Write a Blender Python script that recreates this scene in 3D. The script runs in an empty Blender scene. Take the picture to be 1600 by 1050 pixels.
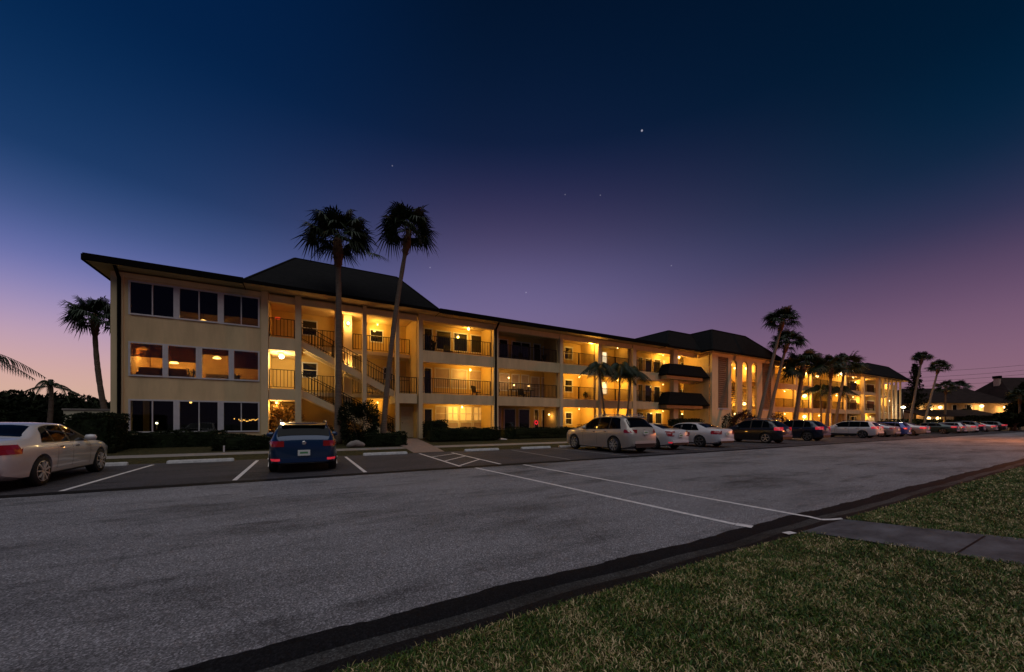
import bpy, bmesh, math, random
import numpy as np
from mathutils import Vector, Matrix
R = math.radians
random.seed(7); np.random.seed(7)
scene = bpy.context.scene
COL = scene.collection
# ------------------------------------------------------------------ camera
CAMH = 1.45
YAW = R(-29.5)
cd = bpy.data.cameras.new('camera'); cam = bpy.data.objects.new('camera', cd); COL.objects.link(cam)
cam.location = (0, 0, CAMH); cam.rotation_euler = (R(90), 0, YAW)
cd.sensor_width = 36; cd.lens = 36*582/1600; cd.shift_y = 135/1600
cd.clip_start = 0.05; cd.clip_end = 3000
scene.camera = cam
# ------------------------------------------------------------------ view
scene.view_settings.view_transform = 'Standard'; scene.view_settings.look = 'None'
scene.view_settings.gamma = 1; scene.view_settings.exposure = 0
scene.cycles.use_denoising = True
scene.cycles.max_bounces = 5; scene.cycles.diffuse_bounces = 3; scene.cycles.glossy_bounces = 3
scene.cycles.transparent_max_bounces = 6; scene.cycles.sample_clamp_indirect = 4
scene.cycles.caustics_reflective = False; scene.cycles.caustics_refractive = False
def lin(r, g, b):
    f = lambda c: (c/255/12.92) if c/255 <= .04045 else ((c/255+.055)/1.055)**2.4
    return (f(r), f(g), f(b), 1)
# ------------------------------------------------------------------ dusk sky
W = bpy.data.worlds.new('World'); scene.world = W; W.use_nodes = True
nt = W.node_tree; nt.nodes.clear()
def N(nt, t, **k):
    n = nt.nodes.new(t)
    for a, b in k.items(): setattr(n, a, b)
    return n
out = N(nt, 'ShaderNodeOutputWorld'); bg = N(nt, 'ShaderNodeBackground'); nt.links.new(bg.outputs[0], out.inputs[0])
tc = N(nt, 'ShaderNodeTexCoord'); nrm = N(nt, 'ShaderNodeVectorMath', operation='NORMALIZE'); nt.links.new(tc.outputs['Generated'], nrm.inputs[0])
sep = N(nt, 'ShaderNodeSeparateXYZ'); nt.links.new(nrm.outputs[0], sep.inputs[0])
def ramp(nt, src, pts, interp='B_SPLINE'):
    r = N(nt, 'ShaderNodeValToRGB'); r.color_ramp.interpolation = interp
    e = r.color_ramp.elements
    while len(e) < len(pts): e.new(.5)
    for i, (p, c) in enumerate(pts): e[i].position = p; e[i].color = c
    nt.links.new(src, r.inputs[0]); return r
WEST = [(0.0, lin(214,180,152)), (.08, lin(214,170,158)), (.15, lin(188,158,182)), (.21, lin(148,138,184)), (.27, lin(100,110,170)), (.34, lin(58,82,132)), (.42, lin(16,56,102)), (.62, lin(0,28,66))]
MID = [(0.0, lin(130,104,122)), (.12, lin(126,104,132)), (.27, lin(116,104,146)), (.36, lin(96,88,130)), (.44, lin(70,64,100)), (.52, lin(42,44,80)), (.6, lin(8,30,62)), (.8, lin(0,14,34))]
EAST = [(0.0, lin(146,104,108)), (.08, lin(140,104,124)), (.18, lin(114,86,114)), (.26, lin(84,67,97)), (.33, lin(44,50,82)), (.42, lin(4,37,65)), (.55, lin(0,26,50)), (.8, lin(0,14,34))]
rw = ramp(nt, sep.outputs[2], WEST, 'B_SPLINE'); rm = ramp(nt, sep.outputs[2], MID, 'B_SPLINE'); re_ = ramp(nt, sep.outputs[2], EAST, 'B_SPLINE')
flat = N(nt, 'ShaderNodeVectorMath', operation='MULTIPLY'); flat.inputs[1].default_value = (1, 1, 0); nt.links.new(nrm.outputs[0], flat.inputs[0])
fn = N(nt, 'ShaderNodeVectorMath', operation='NORMALIZE'); nt.links.new(flat.outputs[0], fn.inputs[0])
dt = N(nt, 'ShaderNodeVectorMath', operation='DOT_PRODUCT'); nt.links.new(fn.outputs[0], dt.inputs[0]); dt.inputs[1].default_value = (math.sin(R(-45)), math.cos(R(-45)), 0)
m1 = N(nt, 'ShaderNodeMapRange'); m1.inputs[1].default_value = .30; m1.inputs[2].default_value = .97; m1.interpolation_type = 'SMOOTHSTEP'; nt.links.new(dt.outputs['Value'], m1.inputs[0])
m2 = N(nt, 'ShaderNodeMapRange'); m2.inputs[1].default_value = -.62; m2.inputs[2].default_value = .30; m2.interpolation_type = 'SMOOTHSTEP'; nt.links.new(dt.outputs['Value'], m2.inputs[0])
mx1 = N(nt, 'ShaderNodeMix', data_type='RGBA'); nt.links.new(m2.outputs[0], mx1.inputs[0]); nt.links.new(re_.outputs[0], mx1.inputs[6]); nt.links.new(rm.outputs[0], mx1.inputs[7])
mx2 = N(nt, 'ShaderNodeMix', data_type='RGBA'); nt.links.new(m1.outputs[0], mx2.inputs[0]); nt.links.new(mx1.outputs[2], mx2.inputs[6]); nt.links.new(rw.outputs[0], mx2.inputs[7])
# the sky away from the afterglow (behind the camera) is darker and bluer
db = N(nt, 'ShaderNodeVectorMath', operation='DOT_PRODUCT'); nt.links.new(fn.outputs[0], db.inputs[0]); db.inputs[1].default_value = (math.sin(R(214)), math.cos(R(214)), 0)
m3 = N(nt, 'ShaderNodeMapRange'); m3.inputs[1].default_value = -.45; m3.inputs[2].default_value = .6; nt.links.new(db.outputs['Value'], m3.inputs[0])
dk = N(nt, 'ShaderNodeMix', data_type='RGBA', blend_type='MULTIPLY'); nt.links.new(m3.outputs[0], dk.inputs[0]); nt.links.new(mx2.outputs[2], dk.inputs[6]); dk.inputs[7].default_value = (.16,.24,.34,1)
last = dk.outputs[2]
def camdir(px, py):
    t = (px-800)/582; u = (660-py)/582; c, s = math.cos(YAW), math.sin(YAW)
    v = Vector((t*c - s*1, t*s + c*1, u)); v.normalize(); return v
for (px, py, br, thr) in ((1003,204,.7,1.9), (613,259,.25,1.4), (883,304,.2,1.4), (938,305,.2,1.4), (822,457,.35,1.6), (672,418,.3,1.5), (1049,415,.22,1.4)):
    d = N(nt, 'ShaderNodeVectorMath', operation='DISTANCE'); nt.links.new(nrm.outputs[0], d.inputs[0]); d.inputs[1].default_value = camdir(px, py)
    l = N(nt, 'ShaderNodeMapRange'); l.inputs[1].default_value = thr/800; l.inputs[2].default_value = thr/2400; l.inputs[3].default_value = 0; l.inputs[4].default_value = br*.65; nt.links.new(d.outputs['Value'], l.inputs[0])
    a = N(nt, 'ShaderNodeMix', data_type='RGBA', blend_type='ADD'); nt.links.new(l.outputs[0], a.inputs[0]); nt.links.new(last, a.inputs[6]); a.inputs[7].default_value = (.9, .85, 1, 1); last = a.outputs[2]
nt.links.new(last, bg.inputs[0]); bg.inputs[1].default_value = 1.0
# ------------------------------------------------------------------ soft twilight from behind the camera
sd = bpy.data.lights.new('twilight_sun', 'SUN'); sd.energy = 1.02; sd.angle = R(80); sd.color = (.97, .96, 1)
so = bpy.data.objects.new('twilight_sun', sd); COL.objects.link(so); so.rotation_euler = (R(20), 0, R(-12))

# ================================================================== materials
MATS = {}
def mat(name, col, rough=.7, metal=0, noise=None, bump=None, emit=None, spec=.5, coat=0, var=None, streak=None):
    if name in MATS: return MATS[name]
    m = bpy.data.materials.new(name); m.use_nodes = True; nt = m.node_tree; b = nt.nodes['Principled BSDF']
    b.inputs['Base Color'].default_value = (*col[:3], 1); b.inputs['Roughness'].default_value = rough; b.inputs['Metallic'].default_value = metal
    b.inputs['Specular IOR Level'].default_value = spec; b.inputs['Coat Weight'].default_value = coat; b.inputs['Coat Roughness'].default_value = .04
    if emit: b.inputs['Emission Color'].default_value = (*emit[0][:3], 1); b.inputs['Emission Strength'].default_value = emit[1]
    tc = N(nt, 'ShaderNodeTexCoord')
    if noise:                       # (scale, low, high) colour multipliers, with an optional second colour
        n = N(nt, 'ShaderNodeTexNoise'); n.inputs['Scale'].default_value = noise[0]; n.inputs['Detail'].default_value = 6; n.inputs['Roughness'].default_value = .65
        mp = N(nt, 'ShaderNodeMapping'); mp.inputs['Scale'].default_value = streak or (1, 1, 1)
        nt.links.new(tc.outputs['Object'], mp.inputs[0]); nt.links.new(mp.outputs[0], n.inputs[0])
        c2 = noise[3] if len(noise) > 3 else col
        r = ramp(nt, n.outputs[0], [(.3, tuple(c*noise[1] for c in col[:3])+(1,)), (.7, tuple(min(1, c*noise[2]) for c in c2[:3])+(1,))], 'LINEAR')
        last = r.outputs[0]
        if var:
            g = N(nt, 'ShaderNodeNewGeometry'); rr = ramp(nt, g.outputs['Random Per Island'], var, 'LINEAR')
            mm = N(nt, 'ShaderNodeMix', data_type='RGBA', blend_type='MULTIPLY'); mm.inputs[0].default_value = 1
            nt.links.new(last, mm.inputs[6]); nt.links.new(rr.outputs[0], mm.inputs[7]); last = mm.outputs[2]
        nt.links.new(last, b.inputs['Base Color'])
    if bump:
        n = N(nt, 'ShaderNodeTexNoise'); n.inputs['Scale'].default_value = bump[0]; n.inputs['Detail'].default_value = 4
        nt.links.new(tc.outputs['Object'], n.inputs[0])
        bp = N(nt, 'ShaderNodeBump'); bp.inputs['Strength'].default_value = bump[1]; bp.inputs['Distance'].default_value = bump[2]
        nt.links.new(n.outputs[0], bp.inputs['Height']); nt.links.new(bp.outputs[0], b.inputs['Normal'])
    MATS[name] = m; return m
def glass(name, tint=(.6,.65,.65), fres=.12):
    m = bpy.data.materials.new(name); m.use_nodes = True; nt = m.node_tree; nt.nodes.clear()
    o = N(nt, 'ShaderNodeOutputMaterial'); mx = N(nt, 'ShaderNodeMixShader'); tr = N(nt, 'ShaderNodeBsdfTransparent'); gl = N(nt, 'ShaderNodeBsdfGlossy')
    tr.inputs[0].default_value = (*tint, 1); gl.inputs['Roughness'].default_value = .01; gl.inputs[0].default_value = (.9,.9,.9,1)
    fr = N(nt, 'ShaderNodeFresnel'); fr.inputs[0].default_value = 1.5
    nt.links.new(fr.outputs[0], mx.inputs[0]); nt.links.new(tr.outputs[0], mx.inputs[1]); nt.links.new(gl.outputs[0], mx.inputs[2]); nt.links.new(mx.outputs[0], o.inputs[0])
    return m
STUCCO = mat('stucco', (.74,.54,.29), .85, noise=(1.4, .78, 1.08), bump=(60, .25, .004), streak=(1,1,.22))
STUCCOL = mat('stucco_trim', (.76,.58,.33), .8, noise=(1.5, .88, 1.06), bump=(50, .2, .003), streak=(1,1,.4))
CEIL = mat('ceiling_paint', (.62,.45,.22), .85, noise=(1.2, .92, 1.04))
WALLY = mat('warm_wall_paint', (.60,.41,.15), .85, noise=(1.2, .9, 1.06), bump=(50,.2,.003))
FRAME = mat('white_frame', (.62,.58,.58), .45, noise=(4,.9,1.04))
ROOFM = mat('dark_shingle', (.009,.009,.009), .95, spec=.1, noise=(3, .6, 1.5), bump=(14,.8,.03), streak=(1,1,4))
FASCIA = mat('dark_fascia', (.005,.004,.004), .8, spec=.05, noise=(3,.7,1.3))
RAILM = mat('dark_rail_metal', (.012,.009,.007), .6, spec=.25, noise=(9,.7,1.3))
LOUVER = mat('brown_louver', (.30,.19,.11), .7, noise=(5,.8,1.15))
DARKGLASS = mat('dark_glass', (.012,.013,.015), .04, spec=.6, noise=(2,.7,1.3))
CLEAR = glass('clear_glass')
SHEER = glass('sheer_brown_shade', (.26,.19,.12))
SCREEN = mat('dark_blind', (.006,.006,.008), .8, spec=.1, noise=(6,.8,1.2))
BLIND = mat('pale_blind', (.55,.45,.38), .8, noise=(5,.9,1.05))
DOORM = mat('cream_door', (.6,.47,.28), .5, noise=(5,.92,1.04))
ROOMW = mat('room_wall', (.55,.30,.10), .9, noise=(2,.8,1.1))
ROOMD = mat('dark_room', (.008,.008,.009), .9, spec=.1, noise=(2,.8,1.1))  # darkness of the unlit rooms is put into this surface colour
WOODD = mat('dark_wood', (.06,.03,.015), .5, noise=(6,.7,1.2))
CONC = mat('pale_concrete', (.24,.21,.19), .9, noise=(3,.75,1.15), bump=(40,.3,.004))
def emitm(name, c, s): return mat(name, (.8,.7,.5), .5, emit=(c, s))
BULB = emitm('warm_bulb', (1,.62,.22), 7)
BULBW = emitm('white_bulb', (1,.86,.5), 14)
SHADE = emitm('glass_shade', (1,.50,.12), 6)
LITWARM = emitm('lit_curtain', (1,.5,.12), .35)
LITWHITE = emitm('lit_white_window', (1,.82,.52), 1.1)
RED = emitm('red_sign_glow', (1,.06,.02), 1.2)
LEAF = mat('hedge_leaf', (.012,.020,.006), .7, spec=.15, noise=(3,.5,1.4), var=[(0,(.5,.5,.5,1)),(1,(1.4,1.4,1.2,1))])
LEAFD = mat('far_leaf', (.010,.014,.005), .8, spec=.1, noise=(1.5,.5,1.4), var=[(0,(.5,.5,.5,1)),(1,(1.3,1.3,1.2,1))])
PALMLEAF = mat('palm_leaf', (.020,.034,.014), .5, spec=.25, noise=(2,.6,1.4), var=[(0,(.5,.5,.5,1)),(1,(1.3,1.3,1.2,1))])
BARK = mat('palm_bark', (.17,.12,.085), .95, noise=(5,.6,1.25), bump=(9,1,.06), streak=(.6,.6,6))
BOOT = mat('palm_boots', (.16,.08,.04), .95, noise=(9,.4,1.4), bump=(20,1,.04))

# ================================================================== mesh helpers
class MB:
    def __init__(s): s.v = []; s.f = []
    def quad(s, a, b, c, d): i = len(s.v); s.v += [tuple(a), tuple(b), tuple(c), tuple(d)]; s.f.append((i,i+1,i+2,i+3)); return s
    def tri(s, a, b, c): i = len(s.v); s.v += [tuple(a), tuple(b), tuple(c)]; s.f.append((i,i+1,i+2)); return s
    def box(s, x0, x1, y0, y1, z0, z1):
        i = len(s.v)
        s.v += [(x,y,z) for z in (z0,z1) for x, y in ((x0,y0),(x1,y0),(x1,y1),(x0,y1))]
        s.f += [tuple(i+k for k in q) for q in ((3,2,1,0),(4,5,6,7),(0,1,5,4),(1,2,6,5),(2,3,7,6),(3,0,4,7))]
        return s
    def hexa(s, p):     # 8 points bottom 4 ccw, top 4
        i = len(s.v); s.v += [tuple(q) for q in p]
        s.f += [tuple(i+k for k in q) for q in ((3,2,1,0),(4,5,6,7),(0,1,5,4),(1,2,6,5),(2,3,7,6),(3,0,4,7))]; return s
    def bar(s, a, b, w, h=None):
        a = Vector(a); b = Vector(b); h = h or w; d = (b-a).normalized()
        up = Vector((0,0,1)) if abs(d.z) < .95 else Vector((0,1,0))
        x = d.cross(up).normalized()*w/2; y = x.cross(d).normalized()*h/2
        return s.hexa([a-x-y, a+x-y, b+x-y, b-x-y, a-x+y, a+x+y, b+x+y, b-x+y])
    def tube(s, pts, rad, n=8, cap=True):
        rings = []
        for k, p in enumerate(pts):
            p = Vector(p); q0 = Vector(pts[max(0,k-1)]); q1 = Vector(pts[min(len(pts)-1,k+1)]); d = (q1-q0).normalized()
            up = Vector((0,0,1)) if abs(d.z) < .8 else Vector((0,1,0))
            x = d.cross(up).normalized(); y = x.cross(d); r = rad[k] if hasattr(rad,'__len__') else rad
            i = len(s.v); s.v += [tuple(p + x*math.cos(2*math.pi*j/n)*r + y*math.sin(2*math.pi*j/n)*r) for j in range(n)]; rings.append(i)
        for a, b in zip(rings, rings[1:]):
            s.f += [(a+j, a+(j+1)%n, b+(j+1)%n, b+j) for j in range(n)]
        if cap: s.f.append(tuple(rings[0]+j for j in range(n))[::-1]); s.f.append(tuple(rings[-1]+j for j in range(n)))
        return s
    def lathe(s, prof, c=(0,0,0), axis='z', n=16):
        rings = []
        for r, h in prof:
            i = len(s.v)
            for j in range(n):
                a = 2*math.pi*j/n; p = (r*math.cos(a), r*math.sin(a), h)
                if axis == 'x': p = (h, r*math.cos(a), r*math.sin(a))
                s.v.append((c[0]+p[0], c[1]+p[1], c[2]+p[2]))
            rings.append(i)
        for a, b in zip(rings, rings[1:]): s.f += [(a+j, a+(j+1)%n, b+(j+1)%n, b+j) for j in range(n)]
        s.f.append(tuple(rings[0]+j for j in range(n))[::-1]); s.f.append(tuple(rings[-1]+j for j in range(n)))
        return s
    def build(s, name, m, parent=None, smooth=False, loc=None):
        me = bpy.data.meshes.new(name); me.from_pydata(s.v, [], s.f); me.update()
        if smooth: me.polygons.foreach_set('use_smooth', [True]*len(me.polygons))
        o = bpy.data.objects.new(name, me); COL.objects.link(o)
        if m: me.materials.append(m)
        if parent: o.parent = parent
        if loc: o.location = loc
        return o
def tag(o, label=None, cat=None, group=None, kind=None):
    for k, v in (('label',label),('category',cat),('group',group),('kind',kind)):
        if v: o[k] = v
    return o
def thing(name, label, cat, loc=(0,0,0), rz=0, group=None):
    o = bpy.data.objects.new(name, None); COL.objects.link(o); o.location = loc; o.rotation_euler = (0,0,rz); o.empty_display_size = .2
    return tag(o, label, cat, group)
def copy_tree(o, parent=None):
    c = o.copy(); COL.objects.link(c); c.parent = parent
    for ch in o.children: copy_tree(ch, c)
    return c
def X(px, y):          # where a line of sight meets the plane y, for measured positions
    t = (px-800)/582; return y*(.4924+.8704*t)/(.8704-.4924*t)
def np_mesh(name, verts, faces, m, parent=None):
    me = bpy.data.meshes.new(name); nv = len(verts); nf, k = faces.shape
    me.vertices.add(nv); me.vertices.foreach_set('co', verts.astype(np.float32).ravel())
    me.loops.add(nf*k); me.loops.foreach_set('vertex_index', faces.astype(np.int32).ravel())
    me.polygons.add(nf); me.polygons.foreach_set('loop_start', (np.arange(nf)*k).astype(np.int32)); me.polygons.foreach_set('loop_total', np.full(nf, k, np.int32))
    me.update(calc_edges=True); me.materials.append(m)
    o = bpy.data.objects.new(name, me); COL.objects.link(o)
    if parent: o.parent = parent
    return o
def sheet(name, x0, x1, y0, y1, zf, m, nx=1, ny=1, kind='structure'):
    b = MB(); xs = np.linspace(x0,x1,nx+1); ys = np.linspace(y0,y1,ny+1)
    for x in xs:
        for y in ys: b.v.append((x,y,zf(x,y) if callable(zf) else zf))
    for i in range(nx):
        for j in range(ny):
            a = i*(ny+1)+j; b.f.append((a, a+ny+1, a+ny+2, a+1))
    return tag(b.build(name, m, smooth=True), kind=kind)

# ================================================================== ground
def asphalt(name, c, lo, hi, cracks=True, patch=.12, bumpd=.006, spec=.1):
    m = bpy.data.materials.new(name); m.use_nodes = True; nt = m.node_tree; b = nt.nodes['Principled BSDF']; b.inputs['Roughness'].default_value = .78
    b.inputs['Specular IOR Level'].default_value = spec
    tc = N(nt, 'ShaderNodeTexCoord')
    fine = N(nt, 'ShaderNodeTexVoronoi'); fine.inputs['Scale'].default_value = 88; nt.links.new(tc.outputs['Object'], fine.inputs[0])
    n1 = N(nt, 'ShaderNodeTexNoise'); n1.inputs['Scale'].default_value = 60; n1.inputs['Detail'].default_value = 5; n1.inputs['Roughness'].default_value = .8; nt.links.new(tc.outputs['Object'], n1.inputs[0])
    mp = N(nt, 'ShaderNodeMapping'); mp.inputs['Scale'].default_value = (.35, 1, 1); nt.links.new(tc.outputs['Object'], mp.inputs[0])
    n2 = N(nt, 'ShaderNodeTexNoise'); n2.inputs['Scale'].default_value = .7; n2.inputs['Detail'].default_value = 8; n2.inputs['Roughness'].default_value = .7; nt.links.new(mp.outputs[0], n2.inputs[0])
    r1 = ramp(nt, n1.outputs[0], [(.3, (lo,lo,lo,1)), (.72, (hi,hi,hi,1))], 'LINEAR')
    r2 = ramp(nt, n2.outputs[0], [(.3, (1-patch*2.4,)*3+(1,)), (.5, (1,1,1,1)), (.75, (1+patch,)*3+(1,))], 'LINEAR')
    rv = ramp(nt, fine.outputs['Color'], [(0, (.42,.42,.42,1)), (.6, (1,1,1,1)), (1, (2.3,2.3,2.3,1))], 'LINEAR')
    last = None
    for r in (r1, r2, rv):
        x = N(nt, 'ShaderNodeMix', data_type='RGBA', blend_type='MULTIPLY'); x.inputs[0].default_value = 1
        if last is None: x.inputs[6].default_value = (*c, 1)
        else: nt.links.new(last, x.inputs[6])
        nt.links.new(r.outputs[0], x.inputs[7]); last = x.outputs[2]
    # hairline cracks
    vc = N(nt, 'ShaderNodeTexVoronoi', feature='DISTANCE_TO_EDGE'); vc.inputs['Scale'].default_value = .33
    nc = N(nt, 'ShaderNodeTexNoise'); nc.inputs['Scale'].default_value = 1.3; nc.inputs['Detail'].default_value = 5; nt.links.new(tc.outputs['Object'], nc.inputs[0])
    mc = N(nt, 'ShaderNodeMix', data_type='RGBA', blend_type='LINEAR_LIGHT'); mc.inputs[0].default_value = .55; nt.links.new(tc.outputs['Object'], mc.inputs[6]); nt.links.new(nc.outputs['Color'], mc.inputs[7]); nt.links.new(mc.outputs[2], vc.inputs[0])
    rc = ramp(nt, vc.outputs['Distance'], [(.0015, (.45,.45,.45,1)), (.006, (1,1,1,1))], 'LINEAR')
    x = N(nt, 'ShaderNodeMix', data_type='RGBA', blend_type='MULTIPLY'); x.inputs[0].default_value = .55; nt.links.new(last, x.inputs[6]); nt.links.new(rc.outputs[0], x.inputs[7]); last = x.outputs[2]
    # dark stain blotches and tyre-worn dashes
    mp3 = N(nt, 'ShaderNodeMapping'); mp3.inputs['Scale'].default_value = (.5, 2.2, 1); nt.links.new(tc.outputs['Object'], mp3.inputs[0])
    n3 = N(nt, 'ShaderNodeTexNoise'); n3.inputs['Scale'].default_value = 1.1; n3.inputs['Detail'].default_value = 3; nt.links.new(mp3.outputs[0], n3.inputs[0])
    r3 = ramp(nt, n3.outputs[0], [(.60, (1,1,1,1)), (.70, (.62,.62,.62,1))], 'LINEAR')
    x = N(nt, 'ShaderNodeMix', data_type='RGBA', blend_type='MULTIPLY'); x.inputs[0].default_value = 1; nt.links.new(last, x.inputs[6]); nt.links.new(r3.outputs[0], x.inputs[7]); last = x.outputs[2]
    nt.links.new(last, b.inputs['Base Color'])
    bp = N(nt, 'ShaderNodeBump'); bp.inputs['Strength'].default_value = .9; bp.inputs['Distance'].default_value = bumpd
    nt.links.new(n1.outputs[0], bp.inputs['Height']); nt.links.new(bp.outputs[0], b.inputs['Normal'])
    return m
M_ROAD = asphalt('road_asphalt', (.205,.200,.216), .32, 1.6, patch=.28, bumpd=.010)
M_LOT = asphalt('lot_asphalt', (.062,.058,.066), .55, 1.35, patch=.2)
M_SEAL = asphalt('sealed_asphalt', (.009,.009,.011), .5, 1.5, patch=.1, bumpd=.003, spec=.08)
M_SEALW = asphalt('worn_seal', (.045,.045,.0455), .5, 1.5, patch=.38, bumpd=.004, spec=.1)
M_LAWN = mat('lawn_soil', (.022,.027,.008), .95, spec=.1, noise=(9,.5,1.5,(.055,.045,.02)), bump=(30,1,.03))
M_FAR = mat('far_ground', (.03,.032,.02), .95, noise=(.3,.6,1.3))
sheet('ground', -400, 900, -300, 900, -.12, M_FAR)
sheet('road', -60, 260, 2.80, 11.02, 0, M_ROAD)
sheet('parking_lot', -60, 260, 11.36, 17.72, .0, M_LOT)
b = MB()    # the sealed seam between road and stalls, a shallow dip with ragged edges
def strip(name, xs, ya, yb, z, m, wob=.03):
    b = MB()
    for k, x in enumerate(xs):
        b.v.append((x, ya+random.uniform(-wob,wob), z)); b.v.append((x, yb+random.uniform(-wob,wob), z))
    for k in range(len(xs)-1): b.f.append((2*k, 2*k+2, 2*k+3, 2*k+1))
    return tag(b.build(name, m), kind='structure')
seamx = list(np.concatenate([np.arange(-20,30,.12), np.arange(30,260,2)]))
strip('drain_seam', seamx, 10.98, 11.40, .004, M_SEAL, .025)
# near gutter: three runs across a shallow swale
gx = list(np.concatenate([np.arange(-12,22,.06), np.arange(22,260,1)]))
def gutter():
    prof = [(2.89,.004),(2.74,.0035),(2.66,-.008),(2.60,-.012),(2.52,-.006),(2.33,.02)]
    for nm, (i, j), m, w in (('gutter',(0,2),M_SEAL,.010), ('gutter',(2,4),M_SEALW,.0), ('gutter',(4,5),M_SEAL,.02)):
        b = MB(); pr = prof[i:j+1]; n = len(pr)
        for x in gx:
            for k, (y, z) in enumerate(pr):
                ww = .022*math.sin(x*1.3+k*1.7)+.016*math.sin(x*3.7+k*2.3)+.008*math.sin(x*9.1+k)
                ww = .022*math.sin(x*1.3+y*2)+.014*math.sin(x*3.7+y*5)+(.008*math.sin(x*9.1)+random.uniform(-w,w) if k == 0 and i == 0 else 0)
                b.v.append((x, y+ww, z))
        for k in range(len(gx)-1):
            for q in range(n-1): a = k*n+q; b.f.append((a, a+n, a+n+1, a+1))
        tag(b.build(nm, m, smooth=True), kind='structure')
gutter()
LP = lambda y: .02 + max(0, min(1,(y-17.7)/6))*.38
sheet('bank', -60, 34.5, 17.66, 19.0, lambda x,y: .0+(y-17.66)*.09, M_LAWN, 100, 4)
sheet('footpath', -60, 34.5, 19.0, 19.9, lambda x,y: .125+(y-19)*.05, CONC, 60, 1)
sheet('flower_bed', -60, 34.5, 19.9, 40, lambda x,y: min(.42,.165+(y-19.9)*.065), M_LAWN, 60, 14)
sheet('bank', 34.5, 260, 17.66, 21.4, lambda x,y: .0+(y-17.66)*.07, M_LAWN, 60, 4)
sheet('flower_bed', 34.5, 260, 21.4, 60, .262, M_LAWN, 20, 4)
M_PAVER = mat('paver_walk', (.24,.17,.14), .85, noise=(7,.7,1.2), bump=(30,.4,.006))
def pw():
    b = MB()
    pts = [(4.62,17.60,.015),(6.15,17.60,.015),(6.2,19.5,.185),(6.5,23.9,.425),(4.6,23.9,.425),(4.6,19.5,.185)]
    b.quad(pts[0],pts[1],pts[2],pts[5]); b.quad(pts[5],pts[2],pts[3],pts[4])
    return tag(b.build('path', M_PAVER), kind='structure')
pw()
# near lawn and its pavement
lawn_z = lambda x,y: .018+.010*math.sin(x*1.7+y*.8)*math.sin(y*1.9-x*.5)
sheet('lawn', -14, 60, -14, 2.36, lambda x,y: lawn_z(x,y) if y < 2.3 else .02, M_LAWN, 220, 60)
M_PAV = mat('pavement_concrete', (.082,.082,.094), .9, spec=.2, noise=(3.5,.45,1.5), bump=(60,.35,.004), streak=(.5,1,1))
def pav():
    b = MB()
    L = [(5.66,2.37),(5.72,2.15),(6.2,.71),(7.1,-2.5),(9.2,-10)]; Rr = [(6.95,2.37),(6.98,2.15),(7.62,.87),(8.6,-2.5),(10.8,-10)]
    for k in range(4): b.quad((*L[k+1],.042),(*Rr[k+1],.042),(*Rr[k],.042 if k else .026),(*L[k],.042 if k else .026))
    j = MB()
    for t in (1.25,2.75,4.3,6): xl = 5.68+.31*t; y = 2.37-t; j.quad((xl+.02,y,.0455),(xl+.02,y+.02,.0455),(xl+1.3,y+.02,.0455),(xl+1.3,y,.0455))
    tag(j.build('pavement_joint', M_SEAL), kind='structure')
    return tag(b.build('pavement', M_PAV), kind='structure')
pav()
def in_pav(x, y):
    t = (2.37-y); xl = 5.68+.31*t; return (x > xl+.035+.03*np.sin(y*9)) & (x < xl+1.26+.02*t+.03*np.sin(y*7))
# ------------------------------------------------------------------ grass blades
M_BLADE = bpy.data.materials.new('grass_blade'); M_BLADE.use_nodes = True
nt = M_BLADE.node_tree; pb = nt.nodes['Principled BSDF']; pb.inputs['Roughness'].default_value = .6
g = N(nt, 'ShaderNodeNewGeometry'); tcg = N(nt, 'ShaderNodeTexCoord')
nz = N(nt, 'ShaderNodeTexNoise'); nz.inputs['Scale'].default_value = 3.2; nz.inputs['Detail'].default_value = 5; nt.links.new(tcg.outputs['Object'], nz.inputs[0])
ad = N(nt, 'ShaderNodeMath', operation='MULTIPLY_ADD'); nt.links.new(nz.outputs[0], ad.inputs[0]); ad.inputs[1].default_value = 1.3; ad.inputs[2].default_value = -.65
ad2 = N(nt, 'ShaderNodeMath', operation='ADD'); nt.links.new(ad.outputs[0], ad2.inputs[0]); nt.links.new(g.outputs['Random Per Island'], ad2.inputs[1])
rr = ramp(nt, ad2.outputs[0], [(0,(.012,.040,.002,1)),(.35,(.038,.105,.005,1)),(.62,(.10,.17,.012,1)),(.74,(.24,.19,.06,1)),(.94,(.66,.50,.27,1))], 'LINEAR')
nt.links.new(rr.outputs[0], pb.inputs['Base Color'])
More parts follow.
